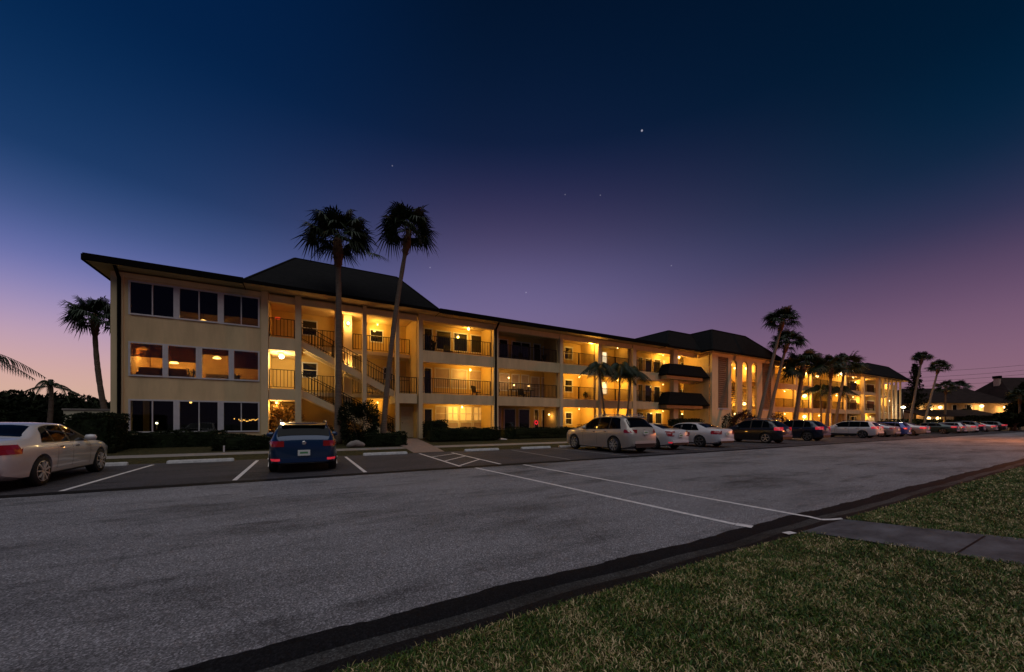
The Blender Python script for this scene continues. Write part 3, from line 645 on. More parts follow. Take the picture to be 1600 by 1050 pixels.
MB().box(X(1050,23.9),X(1057,23.9),23.7,24.15,.25,8.5).build('column', STUCCOL, B)
MB().box(30.3,35.5,24.0,24.25,8.1,8.5).build('beam', STUCCOL, B)
hip(29.6,35.0,23.1,30,8.50,31.3,34.9,24.2,29,10.45,B)
# lamps of the near building
LG = 'balcony and stairwell lamps'
for (px, y, z, lab, e, r) in (
    (440,24.9,5.36,'bright white lamp under the middle left stair landing',75,.13),
    (544,25.75,7.75,'wall lamp on the stairwell pier at the top floor',70,.08),
    (544,25.75,4.95,'wall lamp on the stairwell pier at the middle floor',70,.08),
    (732,25.0,8.36,'round lamp on the top balcony ceiling right of the stairwell',46,.10),
    (735,25.0,5.38,'round lamp on the middle balcony ceiling above the pale blinds',46,.07),
    (722,24.9,2.66,'round lamp over the ground floor blinds right of the stairwell',52,.06),
    (924,24.15,8.33,'round lamp at the top floor yellow wall left of the small palms',52,.10),
    (905,24.7,5.38,'hidden lamp lighting the middle floor yellow wall left of the small palms',60,.042),
    (905,24.8,2.66,'hidden lamp lighting the ground floor yellow wall behind the silver car',60,.042),
    (965,24.9,5.38,'lamp over the middle floor balcony behind the small palms',46,.042),
    (965,24.9,8.33,'lamp over the top floor balcony behind the small palms',8,.042),
    (965,24.9,2.66,'lamp over the ground floor doorway behind the small palms',34,.042),
    (1036,25.3,8.33,'lamp at the top floor corner left of the shingled balcony',40,.042),
    (1036,25.3,5.38,'lamp at the middle floor corner left of the shingled balcony',18,.042),
    (1036,25.3,2.66,'lamp at the ground floor corner left of the shingled balcony',40,.042),
    (1061,24.9,8.30,'lamp over the top shingled balcony',70,.10),
    (1098,24.9,5.38,'lamp over the lower shingled balcony',70,.042),
    (1095,24.9,2.66,'lamp below the lower shingled balcony',70,.042),
    (590,26.6,8.2,'hidden lamp over the top stairwell walkway',30,.042),
    (590,26.8,2.9,'hidden lamp under the stairwell walkway',9,.042)):
    white = px == 440
    if px == 544:
        t = thing('wall_light', lab, 'wall light', (X(px,y),y,z), 0, LG)
        MB().box(-.06,.06,.08,.14,-.1,.1).build('mount', FRAME, t); MB().lathe([(.03,-.1),(.08,-.05),(.08,.06),(.04,.1)], n=12).build('globe', BULB, t, True)
        lamp_light('lamp_glow', (0,-.18,.0), e, parent=t)
    else:
        ceiling_lamp(X(px,y), y, z, lab, e, r, BULBW if white else BULB, LG, (1,.72,.32) if white else (1,.54,.09))
ceiling_lamp(X(795,25.2),25.2,5.0,'small pendant hanging in the middle floor balcony beside the downspout',9,.06,BULB,LG)
ceiling_lamp(X(858,24.9),24.9,2.2,'small orange lamp on the ground floor porch left of the thick column',5,.07,BULB,LG)
ceiling_lamp(X(977,24.9),24.9,4.6,'small bright white lamp on the middle balcony behind the small palms',6,.08,BULBW,None,(1,.85,.6))
t = thing('door_wreath', 'small glowing red wreath hung on the ground floor porch door', 'wreath', (X(838,25.9),25.9,1.45))
b = MB(); b.tube([(.14*math.cos(a),0,.14*math.sin(a)) for a in [k*math.pi/8 for k in range(17)]], .04, 8); b.build('ring', mat('red_foil',(.5,.02,.03),.4,emit=((1,.03,.05),.8)), t, True); MB().box(-.05,.05,-.05,-.01,-.2,-.1).build('bow', MATS['red_foil'], t)
def table(x,y,z,label):
    t = thing('bistro_table', label, 'table', (x,y,z)); MB().box(-.4,.4,-.3,.3,.70,.73).build('table_top', WOODD, t)
    for sx in (-1,1):
        for sy in (-1,1): MB().box(sx*.36-.02,sx*.36+.02,sy*.26-.02,sy*.26+.02,0,.70).build('leg', WOODD, t)
def chair(x, y, z, label, rz=0):
    t = thing('patio_chair', label, 'chair', (x,y,z), rz, 'patio chairs on the balconies')
    MB().box(-.25,.25,-.24,.24,.40,.44).build('seat', RAILM, t); MB().hexa([(-.25,.22,.44),(.25,.22,.44),(.25,.26,.44),(-.25,.26,.44),(-.25,.34,.92),(.25,.34,.92),(.25,.38,.92),(-.25,.38,.92)]).build('backrest', RAILM, t)
    for sx in (-1,1):
        for sy in (-1,1): MB().box(sx*.22-.02,sx*.22+.02,sy*.21-.02,sy*.21+.02,0,.40).build('leg', RAILM, t)
chair(X(700,25.1),25.1,F3-.06,'dark patio chair on the top balcony right of the stairwell')
chair(X(745,25.1),25.1,F2-.06,'dark patio chair on the middle balcony before the pale blinds',.5)
chair(X(815,25.4),25.4,F2-.06,'dark patio chair between the two bistro tables',-.3)
chair(X(818,25.1),25.1,F3-.06,'dark patio chair on the unlit top balcony',.3)
plant_in(X(677,25.3),25.3,F3-.06,'dark potted plant beside the left door of the top balcony',1.3)
plant_in(X(850,25.2),25.2,F3-.06,'dark potted plant at the right end of the unlit top balcony',1.0)
plant_in(X(915,24.9),24.9,F2-.06,'potted plant on the yellow lit middle balcony',.9)
for px, k in ((803,0),(826,1)):
    t = small_lamp(X(px,25.2),25.2,F2+.7,['glowing lamp on the left bistro table of the middle floor balcony','glowing lamp on the right bistro table of the middle floor balcony'][k],BULB,4,.06)
    table(X(px,25.2),25.2,F2-.02,['left bistro table on the middle floor balcony by the downspout','right bistro table on the middle floor balcony by the downspout'][k])
for (px, y, z, lab, txt) in ((434,26.6,7.75,'glowing red exit sign at the top of the stairwell','e'),(1082,24.9,7.95,'glowing red exit sign over the top shingled balcony','e')):
    t = thing('exit_sign', lab, 'sign', (X(px,y),y,z)); MB().box(-.14,.14,0,.05,-.09,.09).build('housing', mat('sign_white',(.6,.3,.2),.5), t)
    cu = bpy.data.curves.new('lettering','FONT'); cu.body = 'EXIT'; cu.size = .13; cu.extrude = .004; cu.align_x = 'CENTER'; cu.align_y = 'CENTER'
    co = bpy.data.objects.new('lettering', cu); COL.objects.link(co); bpy.context.view_layer.update()
    me = bpy.data.meshes.new_from_object(co); bpy.data.objects.remove(co); lo = bpy.data.objects.new('lettering', me); COL.objects.link(lo); lo.parent = t; lo.location = (0,-.008,0); lo.rotation_euler = (R(90),0,0); me.materials.clear(); me.materials.append(RED)
    lamp_light('lamp_glow', (0,-.2,0), .8, (1,.1,.03), parent=t)

# ================================================================== east wing with louvred stairwell and far balconies
E = thing('apartment_building', 'cream far wing with brown louvre panels and tall arched openings', 'apartment building', (0,0,0))
EY = 22.6
XW0, XW1 = X(1112.6,EY), X(1211,EY)
hs = [(X(1122,EY),X(1138,EY),2.9,8.15),(X(1143,EY),X(1152,EY),.5,8.05),(X(1160,EY),X(1169,EY),.5,8.05),(X(1175,EY),X(1183,EY),.5,8.05),(X(1191,EY),X(1205,EY),2.9,8.15)]
b = MB(); wall_holes(b, XW0, XW1, .25, 8.5, EY, EY+.2, hs); b.build('wall', STUCCOL, E)
MB().box(XW0,XW0+.3,EY+.35,FY+1.8,.25,8.5).build('wall', STUCCO, E); MB().box(XW1-.3,XW1,EY+.35,34,.25,8.5).build('wall', STUCCO, E)
for h in hs:
    if h[2] > 2:
        b = MB(); z = h[2]+.05
        while z < h[3]-.1: b.hexa([(h[0],EY+.05,z),(h[1],EY+.05,z),(h[1],EY+.2,z+.06),(h[0],EY+.2,z+.06),(h[0],EY+.05,z+.03),(h[1],EY+.05,z+.03),(h[1],EY+.2,z+.2),(h[0],EY+.2,z+.2)]); z += .21
        b.box(h[0],h[1],EY+.22,EY+.25,h[2],h[3]); b.build('louver_panel', LOUVER, E)
        b = MB().box(h[0]-.08,h[1]+.08,EY-.04,EY-.002,h[2]-.12,h[2]); b.build('trim', FRAME, E)
    else:   # rounded head of each tall opening
        b = MB(); n = 10; xm = (h[0]+h[1])/2; r = (h[1]-h[0])/2
        for k in range(n):
            a0, a1 = math.pi*k/n, math.pi*(k+1)/n
            p = lambda a, y: (xm+r*math.cos(a), y, h[3]-r+r*math.sin(a))
            for y in (EY+.004, EY+.195): b.quad(p(a0,y), (xm+r*math.cos(a0),y,h[3]+.01), (xm+r*math.cos(a1),y,h[3]+.01), p(a1,y))
            b.quad(p(a0,EY+.004),p(a1,EY+.004),p(a1,EY+.195),p(a0,EY+.195))
        b.build('arch', STUCCOL, E)
MB().box(XW0+.3,XW1-.3,26.4,26.6,.25,8.5).build('wall', WALLY, E)
MB().box(XW0+.3,XW1-.3,EY+.35,26.4,8.3,8.4).build('ceiling', CEIL, E)
for (za, zb) in SB:
    MB().box(XW0+.3,XW0+4.2,EY+1.2,26.4,za+.3,zb).build('landing', STUCCOL, E); MB().box(XW1-3.2,XW1-.3,EY+1.2,26.4,za+.3,zb).build('landing', STUCCOL, E)
    railing(E, XW0+.3, XW0+4.2, EY+1.25, zb, 1.03, .16, 2); railing(E, XW1-3.2, XW1-.3, EY+1.25, zb, 1.03, .16, 2)
    b = MB()
    for k in range(14): b.box(XW0+4.2+k*.35,XW0+4.57+k*.35,EY+1.5,EY+2.6,zb-.2-k*.2,zb-.12-k*.2)
    s = b.build('stairs', CONC, E); railing(E, XW0+4.2, XW0+9.0, EY+1.45, zb, 1.0, .16, 3, z1=zb-2.75)
MB().box(XW0+.3,XW1-.3,EY+.35,26.4,.3,.42).build('floor', CONC, E)
hip(XW0-.8,XW1+1.2,EY-.55,34,8.50,36.9,43.0,EY+.75,30,11.05,E)
# far balconies
FX0, FX1 = XW1, X(1344,EY)
fc = [(1241,1246),(1265,1270),(1296,1300),(1318.5,1323.5)]
for (za, zb) in SB:
    MB().box(FX0,FX1,EY,EY+.3,za,zb-.1).build('parapet', STUCCO, E); MB().box(FX0,FX1,EY+.3,25,zb-.4,zb-.2).build('floor', CEIL, E)
MB().box(FX0,FX1,EY+.3,25,8.36,8.44).build('ceiling', CEIL, E); MB().box(FX0,FX1,EY,EY+.25,8.1,8.5).build('beam', STUCCOL, E)
MB().box(FX0,FX1,EY,25,.25,.42).build('floor', CONC, E)
for a, c in fc: column(a, c, E, EY); 
xs = [FX0]+[v for a,c in fc for v in (X(a,EY),X(c,EY))]+[FX1]
for i in range(0, len(xs), 2):
    for (za, zb) in SB: railing(E, xs[i]+.02, xs[i+1]-.02, EY+.1, zb-.12, 1.04, .16, 2)
for a, c in fc: MB().box(X(a,EY)+.3,X(a,EY)+.5,EY+.32,25,.42,8.36).build('partition', WALLY, E)
FW = [(1216,1224,7,8,'l'),(1228,1234,6.3,8,'d'),(1253,1259,6.4,8,'d'),(1262,1266,6.4,8,'l'),(1284,1290,6.4,8,'d'),(1305,1310,6.4,8,'d'),(1328,1338,6.5,8,'d'),
      (1216,1222,4,5.2,'l'),(1228,1234,3.5,5.2,'d'),(1251,1258,3.6,5.2,'d'),(1262,1265,3.6,5.2,'l'),(1272,1277,3.5,5.3,'g'),(1280,1285,3.5,5.3,'g'),(1303,1313,3.8,5.1,'l'),(1328,1338,3.6,5.1,'r'),
      (1216,1228,.9,2.4,'d'),(1250,1256,.9,2.4,'l'),(1274,1279,.9,2.4,'g'),(1304,1313,.9,2.4,'d'),(1327,1338,.9,2.4,'d')]
GK['g'] = LITGREEN
hs = [(X(a,25),X(c,25),z0,z1) for a,c,z0,z1,k in FW]
b = MB(); wall_holes(b, FX0, FX1, .3, 8.4, 25, 25.15, hs); b.build('wall', WALLY, E)
for h, w in zip(hs, FW): window(E, h[0],h[1],h[2],h[3],25,0,.09,GK[w[4]],sill=False)
MB().box(FX0,98,25.4,34,.25,8.4).build('wall', STUCCO, E)
flat_roof(XW1+1.0, X(1346,22), 22.05, E, leftend=False, y1=34)
# far stair block
c3 = [(1345,1352),(1368,1376),(1378.5,1382),(1386,1389),(1392,1395.5),(1398.5,1402),(1405,1408.5)]
for a, c in c3: column(a, c, E, EY-.24)
X3a, X3b = X(1345,EY), X(1409,EY)
for (za, zb) in SB:
    MB().box(X3a,X(1376,EY),EY+.06,EY+.3,za+.25,zb-.1).build('parapet', STUCCO, E); MB().box(X3a,X3b,EY+1.0,25.4,zb-.4,zb-.2).build('floor', CEIL, E)
    railing(E, X(1352,EY), X(1368,EY), EY+.2, zb-.12, 1.04, .2, 2); railing(E, X(1377,EY), X3b, EY+1.0, zb-.2, 1.04, .25, 3)
MB().box(X3a,X3b,25.2,25.39,.25,8.4).build('wall', WALLY, E); MB().box(X3a,X3b,EY-.3,25.2,8.36,8.44).build('ceiling', CEIL, E)
hip(X(1343,22.0),X3b+1.5,21.9,34,8.50,X(1355,23.2),X(1387,23.2),23.2,30,10.7,E)
hs = [(X(1354,25.17),X(1366,25.17),6.6,7.9,REDC),(X(1354,25.17),X(1366,25.17),3.8,5.1,REDC),(X(1355,25.17),X(1366,25.17),1,2.3,LITWARM)]
for h in hs: window(E, h[0],h[1],h[2],h[3],25.16,0,.09,h[4],sill=False)
LG2 = 'lamps on the far wing'
for (px, y, z, lab, e, r) in (
    (1163,25.2,3.9,'bright lamp low inside the second tall opening of the louvred stairwell',70,.2),
    (1148,25.4,8.0,'lamp high inside the first tall opening of the louvred stairwell',40,.1),
    (1166,25.4,8.2,'lamp high inside the second tall opening of the louvred stairwell',40,.14),
    (1148,25.2,2.6,'lamp low inside the first tall opening of the louvred stairwell',60,.14),
    (1180,25.2,2.6,'lamp low inside the third tall opening of the louvred stairwell',60,.1),
    (1180,25.2,5.4,'lamp halfway up the third tall opening of the louvred stairwell',50,.1),
    (1226,23.2,8.3,'lamp on the top far balcony just right of the louvred stairwell',60,.06),
    (1226,23.2,5.35,'lamp on the middle far balcony just right of the louvred stairwell',60,.06),
    (1226,23.2,2.6,'lamp on the ground floor just right of the louvred stairwell',50,.06),
    (1257,22.95,7.9,'round globe on the top far balcony behind the squat palm',60,.24),
    (1257,22.95,5.1,'round globe on the middle far balcony behind the squat palm',60,.24),
    (1257,22.95,2.4,'round globe on the ground floor behind the squat palm',50,.2),
    (1277,23.2,7.8,'small globe on the top far balcony between the mid palms',40,.16),
    (1307,23.0,5.35,'lamp on the middle far balcony behind the leaning palms',70,.08),
    (1297,22.3,5.2,'small pinkish lamp beside the leaning palm trunk',10,.12),
    (1280,23.2,2.5,'lamp on the ground floor between the mid palms',50,.08),
    (1333,23.1,8.2,'lamp on the top far balcony left of the colonnade',50,.06),
    (1333,23.1,5.3,'lamp on the middle far balcony left of the colonnade',50,.06),
    (1310,23.0,8.2,'lamp on the top far balcony behind the leaning palms',50,.06),
    (1348,24.6,8.3,'top floor lamp at the far colonnade',60,.042),
    (1348,24.6,5.3,'middle floor lamp at the far colonnade',70,.042),
    (1360,24.6,2.5,'ground floor lamp at the far colonnade',60,.042),
    (1390,24.6,5.4,'middle lamp between the thin far columns',110,.042),
    (1395,24.6,8.3,'top lamp between the thin far columns',90,.042)):
    ceiling_lamp(X(px,y), y, z, lab, e*(1.4 if px < 1200 else 1.1), r, BULB, LG2, (1,.52,.10))
t = ceiling_lamp(X(1317,22.3),22.3,8.48,'brightest white floodlight under the far eave behind the palms',20,.26,BULBW,None,(1,.8,.45),'floodlight','floodlight')

# ================================================================== foliage
def leaf_cloud(parent_or_none, name, m, pts, size, seed=0, nrm=None):
    rng = np.random.default_rng(seed); n = len(pts)
    a = rng.normal(size=(n,3)); a /= np.linalg.norm(a,axis=1)[:,None]; c = rng.normal(size=(n,3)); c -= a*(a*c).sum(1)[:,None]; c /= np.linalg.norm(c,axis=1)[:,None]
    s = size*rng.uniform(.6,1.4,(n,1)); a *= s; c *= s*.45
    V = np.stack([pts-a, pts+c, pts+a, pts-c],1).reshape(-1,3); i = np.arange(n)*4
    return np_mesh(name, V, np.stack([i,i+1,i+2,i+3],1), m, parent_or_none)
def hedge(x0,x1,y0,y1,z0,z1,label,n=3500,size=.05,seed=1,group='clipped hedges along the building',m=LEAF):
    rng = np.random.default_rng(seed)
    cx, cy = (x0+x1)/2, (y0+y1)/2
    t = thing('hedge', label, 'hedge', (cx,cy,z0), 0, group); hx, hy, H = (x1-x0)/2, (y1-y0)/2, z1-z0
    bm = bmesh.new(); bmesh.ops.create_cube(bm, size=1); bmesh.ops.bevel(bm, geom=bm.edges[:], offset=.12, segments=2, affect='EDGES'); bmesh.ops.subdivide_edges(bm, edges=bm.edges[:], cuts=3, use_grid_fill=True)
    for v in bm.verts:
        v.co.x *= 2*hx-.06; v.co.y *= 2*hy-.06; v.co.z = (v.co.z+.5)*(H-.04); v.co += Vector((random.uniform(-.02,.02),)*3)
    me = bpy.data.meshes.new('core'); bm.to_mesh(me); bm.free(); me.materials.append(m); o = bpy.data.objects.new('branch_core', me); COL.objects.link(o); o.parent = t
    P = rng.uniform(-1,1,(n,3)); ax = rng.choice(3, n, p=np.array([hy*H,hx*H*1.5,hx*hy*2])/(hy*H+hx*H*1.5+hx*hy*2)); P[np.arange(n),ax] = np.sign(P[np.arange(n),ax]+.3*(ax==2))
    k = np.abs(P).copy(); P *= 1-.06*rng.random((n,1)); P[:,0] *= hx; P[:,1] *= hy; P[:,2] = (P[:,2]+1)/2*H
    P += (.05*np.sin(P[:,0]*3.1+seed)+.04*np.sin(P[:,0]*7.3+P[:,1]*5))[:,None]*np.array([0,.4,1])
    leaf_cloud(t, 'foliage', m, P, size, seed); return t
def bush(x,y,z,r,h,label,n=3500,seed=1,size=.06,name='bush',m=LEAF,group=None):
    rng = np.random.default_rng(seed); t = thing(name, label, 'bush', (x,y,z), 0, group)
    P = rng.normal(size=(n,3)); P /= np.linalg.norm(P,axis=1)[:,None]; P *= (.55+.45*rng.random((n,1))**.5)
    lump = 1+.18*np.sin(P[:,0]*5+seed)+.15*np.sin(P[:,1]*6+P[:,2]*4)
    P *= lump[:,None]; P[:,0] *= r; P[:,1] *= r; P[:,2] = (P[:,2]*.5+.5)*h; leaf_cloud(t, 'foliage', m, P, size, seed)
    b = MB()
    for k in range(5): a = k*1.3; b.tube([(0,0,0),(math.cos(a)*r*.3,math.sin(a)*r*.3,h*.35),(math.cos(a)*r*.55,math.sin(a)*r*.55,h*.75)], [.03,.02,.01], 5)
    b.build('stem', BARK, t); return t
def hx(p0,p1,y): return X(p0,y), X(p1,y)
hedge(*hx(117,194,21.6),20.6,22.2,.2,1.78,'tall dark clipped hedge block at the left corner of the building',5000,.05,1)
hedge(*hx(197,352,22.6),22.2,23.3,.25,1.02,'long low hedge under the ground floor sunroom windows',5000,.045,2)
hedge(*hx(333,424,20.9),20.4,21.5,.2,.86,'short hedge left of the blue hatchback, in front of the long one',3500,.045,3)
hedge(*hx(424,520,21.6),21.0,22.0,.2,.9,'dark hedge hidden behind the blue hatchback',2500,.045,4)
hedge(*hx(570,634,20.6),20.2,21.2,.2,.88,'boxy hedge left of the paver walk under the leaning palm',3000,.045,5)
hedge(*hx(663,697,22.9),22.4,23.4,.4,1.55,'small dark hedge against the wall right of the stairwell',2000,.045,6)
hedge(*hx(669,779,22.0),21.5,22.6,.3,1.08,'long rounded hedge right of the paver walk',4500,.045,7)
hedge(*hx(784,905,22.6),22.1,23.2,.3,1.05,'long hedge between the downspout and the silver car',4500,.045,8)
hedge(*hx(905,1010,22.8),22.3,23.3,.3,1.3,'hedge behind the silver car under the small palms',3000,.05,9)
hedge(*hx(1046,1092,22.3),21.7,22.6,.3,1.75,'dark hedge under the shingled balconies behind the white saloons',2500,.06,10)
bush(X(561,21.6),21.6,.25,.95,2.35,'big round bush between the two tall stairwell palms',7000,11,.06)
bush(X(508,21.9),21.9,.25,.45,1.0,'low bush right of the trunk of the taller stairwell palm',1500,12,.042)
bush(X(1160,21.6),21.6,.25,1.2,2.3,'reddish dark shrub in front of the louvred stairwell',3000,13,.09,m=mat('red_leaf',(.05,.012,.012),.7,noise=(3,.5,1.5)))
bush(X(1136,21.6),21.6,.25,.5,2.0,'thin flowering shrub under the first louvre panel',800,14,.07)
bush(X(1215,21.0),21.0,.25,.9,2.2,'flowering shrub at the right foot of the louvred stairwell',1600,15,.08,m=mat('flower_leaf',(.09,.03,.015),.7,noise=(3,.5,1.5)))
bush(X(442,25.6),25.6,.4,.85,2.1,'shrub glowing orange in the alcove under the left stair landing',2200,16,.07,m=mat('amber_leaf',(.16,.09,.02),.6,noise=(3,.4,1.4)))  # orange lamp glow is put into the leaf colour
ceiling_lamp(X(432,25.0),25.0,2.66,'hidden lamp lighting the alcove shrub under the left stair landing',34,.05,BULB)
bush(X(606,22.6),22.6,.3,.35,1.2,'small spiky bush at the foot of the leaning palm',900,17,.042)
# ------------------------------------------------------------------ palms
def bez(p0, p1, p2, n): return [tuple(Vector(p0)*(1-t)**2+Vector(p1)*2*t*(1-t)+Vector(p2)*t*t) for t in [k/n for k in range(n+1)]]
def fan_palm(x, y, z0, tx, ty, tz, r, label, seed=1, nf=34, rb=.175, bow=.0, boot=True, group='fan palms', lmul=1.0, low=-.45, extra=None, lift=.15):
    rng = random.Random(seed); t = thing('palm_tree', label, 'palm tree', (x,y,z0), 0, group)
    top = Vector((tx-x, ty-y, tz-z0)); mid = Vector((top.x*.5+bow, top.y*.5, top.z*.5))
    pts = bez((0,0,0), mid, top, 40); n = len(pts); rad = []
    for k in range(n):
        u = k/(n-1); q = rb*(1.45-.45*min(1,u*9)) if u < .11 else rb*(1-.28*u); rad.append(q*(1+.07*rng.uniform(-1,1)))
    MB().tube(pts, rad, 12).build('trunk', BARK, t, True)
    if boot:
        d = (Vector(pts[-1])-Vector(pts[-4])).normalized(); h = min(1.3, r*.62); prof = [(.75,-.95),(1.25,-.7),(1.55,-.35),(1.6,-.05),(1.3,.25),(1.0,.5)]
        SB_ = MB().tube([top+d*(a[1]*h) for a in prof], [rb*.85*a[0]*rng.uniform(.93,1.07) for a in prof], 12)
        b = SB_
        for k in range(40):
            a = rng.uniform(0,6.28); s = rng.uniform(-.8,.3); p = top+d*(s*h); q = rb*1.25; o = Vector((math.cos(a),math.sin(a),0))
            b.bar(p+o*q*.7-Vector((0,0,.042)), p+o*q*1.25+Vector((0,0,.12)), .05, .02)
        b.build('leaf_bases', BOOT, t)
    b = MB(); ctr = top+Vector((0,0,lift*r))
    for k in range(nf):
        az = k*2.399963+rng.uniform(-.25,.25); u = (k+.5)/nf; el = math.asin(max(-1,min(1, low+(1-low)*u*.97)))+rng.uniform(-.1,.1)
        d = Vector((math.cos(az)*math.cos(el), math.sin(az)*math.cos(el), math.sin(el))); pl = r*rng.uniform(.36,.60)
        if extra and k == 0: d = Vector(extra[:3]).normalized(); pl = r*extra[3]*.8
        hub = ctr+d*pl+Vector((0,0,-.04*r)); mdp = ctr+d*pl*.5+Vector((0,0,.04*r))
        for (p,q) in ((ctr,mdp),(mdp,hub)): b.bar(p,q,.035,.018)
        side = d.cross(Vector((0,0,1))); side = side.normalized() if side.length > .05 else Vector((1,0,0))
        up = side.cross(d).normalized(); tilt = rng.uniform(-.6,.6); fan_up = up*math.cos(tilt)+side*math.sin(tilt); fan_s = side*math.cos(tilt)-up*math.sin(tilt)
        nl = 20; droop = rng.uniform(.16,.40)*r
        for j in range(nl):
            th = (j/(nl-1)-.5)*R(225); ll = r*.56*lmul*(1-.26*abs(j/(nl-1)-.5)*2)*rng.uniform(.86,1.1)
            ld = (d*math.cos(th)+fan_s*math.sin(th)+fan_up*.12).normalized(); w = ld.cross(fan_up).normalized()*r*.024
            m1_ = hub+ld*ll*.55; tip = hub+ld*ll+Vector((0,0,-droop*rng.uniform(.5,1.2)))
            i = len(b.v); b.v += [tuple(hub-w*.3), tuple(hub+w*.3), tuple(m1_+w), tuple(m1_-w), tuple(tip)]; b.f += [(i,i+1,i+2,i+3),(i+3,i+2,i+4)]
    b.build('crown', PALMLEAF, t); return t
def feather_palm(x, y, z0, tx, ty, tz, r, label, seed=1, nf=13, rb=.09, droop=1.0, lw=.03, group='feather palms', shaft=True, ll=.2):
    rng = random.Random(seed); t = thing('palm_tree', label, 'palm tree', (x,y,z0), 0, group)
    top = Vector((tx-x, ty-y, tz-z0)); pts = bez((0,0,0), top*.5+Vector((.12,0,0)), top, 14)
    MB().tube(pts, [rb*(1.3-.5*k/14) for k in range(15)], 9).build('trunk', BARK, t, True)
    if shaft: MB().tube([top, top+Vector((0,0,r*.28))], [rb*.75,rb*.5], 8).build('crownshaft', mat('crownshaft',(.05,.08,.03),.5,noise=(4,.8,1.1)), t, True)
    b = MB(); c = top+Vector((0,0,r*.22 if shaft else 0))
    for k in range(nf):
        az = k*2.399963+rng.uniform(-.3,.3); el = R(rng.uniform(20,78)) if k % 4 else R(rng.uniform(-5,20)); L = r*rng.uniform(.95,1.2)
        h = Vector((math.cos(az),math.sin(az),0)); P = []
        for s in range(13):
            u = s/12; P.append(c+h*(L*(u*math.cos(el)*1.05+.18*u*u))+Vector((0,0,L*(u*1.5*math.sin(el)-u*u*droop*(.62+.95*math.sin(el))))))
        for p, q in zip(P, P[1:]): b.bar(p, q, .022, .02)
        sd_ = h.cross(Vector((0,0,1)))
        for s in range(2, 34):
            u = s/34*12; i0 = min(11,int(u)); p = P[i0].lerp(P[i0+1], u-i0); tg = (P[i0+1]-P[i0]).normalized(); q = ll*r*1.6*math.sin(math.pi*(.12+.82*s/34))
            for sg in (-1,1):
                dd = (tg*.55+sd_*sg*.8+Vector((0,0,-.8+rng.uniform(-.15,.15)))).normalized(); e = p+dd*q; m_ = p+dd*q*.5+Vector((0,0,.03)); w = tg*lw
                i = len(b.v); b.v += [tuple(p-w*.4),tuple(p+w*.4),tuple(m_+w*.5),tuple(m_-w*.5),tuple(e-Vector((0,0,q*.25)))]; b.f += [(i,i+1,i+2,i+3),(i+3,i+2,i+4)]
    b.build('crown', PALMLEAF, t); return t
def zat(px, py, y):
    x = X(px,y); f = .4924*x+.8704*y; return CAMH+(660-py)*f/582
def palm_px(bp, tp, tpy, y, r, label, seed, **k):
    fan_palm(X(bp,y), y, .25, X(tp,y), y, zat(tp,tpy,y), r, label, seed, **k)
palm_px(527,528,387,22,1.98,'taller tall straight palm rising in front of the stairwell roof',21,rb=.175,nf=36,bow=.12,low=-.42,extra=(.86,-.5,-.42,1.3),lift=.26)
palm_px(598,637,374,22,1.9,'slender palm leaning to the right over the end of the stairwell roof',22,rb=.155,nf=32,bow=-.35,low=-.32,lift=.26)
fan_palm(X(175,33),33,.3,X(148,33),33,zat(148,503,33),1.65,'dark leaning palm standing left of the building corner',23,nf=36,rb=.16,bow=-.35,low=-.4)
palm_px(1180,1222,505,19.6,1.9,'nearer of the tall leaning pair of palms over the louvred stairwell',24,nf=32,bow=-.2,low=-.3)
fan_palm(X(1196,20.6),20.6,.25,X(1229,21.2),21.2,zat(1229,540,21.2),2.0,'farther and lower of the tall leaning pair of palms',25,nf=30,bow=-.3,low=-.35)
palm_px(1240,1254,578,20.2,2.5,'squat bushy palm with straight trunk right of the leaning pair',26,nf=30,rb=.24)
palm_px(1290,1299,578,20,2.1,'left of two palms with touching crowns at the far balconies',27,nf=28,bow=.2)
palm_px(1302,1320,574,20.8,2.5,'right of two palms with touching crowns at the far balconies',28,nf=28,bow=.3)
palm_px(1420,1440,563,20,1.7,'taller of two slim palms right of the far colonnade',29,nf=26,bow=-.3,low=-.1)
palm_px(1442,1466,578,20,1.9,'second slim palm right of the far colonnade, leaning right',30,nf=26,bow=-.3,low=-.2)
palm_px(1476,1478,608,20,1.9,'low thick palm in front of the far house, left one',31,nf=22)
palm_px(1496,1498,608,22,2.3,'low thick palm in front of the far house, right one',32,nf=22)
feather_palm(X(948,22),22,.3,X(936,22),22,zat(936,582,22),1.5,'leftmost of the small arching palms behind the silver car',41,rb=.075,nf=17,lw=.042,ll=.26,droop=1.1)
feather_palm(X(962,22),22,.3,X(969,22),22,zat(969,584,22),1.65,'middle of the small arching palms behind the silver car',42,rb=.075,nf=19,lw=.042,ll=.26,droop=1.1)
feather_palm(X(975,22.4),22.4,.3,X(986,22.4),22.4,zat(986,588,22.4),1.5,'rightmost of the small arching palms behind the silver car',43,rb=.075,nf=17,lw=.042,ll=.26,droop=1.1)
feather_palm(X(1283,21),21,.25,X(1282,21),21,zat(1282,615,21),2.0,'low arching palm between the mid palms at the far balconies',44,rb=.09,nf=15,lw=.05)
feather_palm(X(1306,21.4),21.4,.25,X(1311,21.4),21.4,zat(1311,617,21.4),2.0,'low arching palm under the right touching crown',45,rb=.09,nf=15,lw=.05)
feather_palm(X(70,25),25,.1,X(80,25),25,zat(80,604,25),1.1,'little palm with curled bare fronds at the left',46,nf=8,rb=.085,droop=1.3,ll=.10,shaft=False,lw=.04)
feather_palm(X(-60,24),24,.1,X(-85,24),24,zat(-85,560,24),1.9,'palm reaching its fronds in from the left edge',47,nf=13,rb=.14,lw=.045)
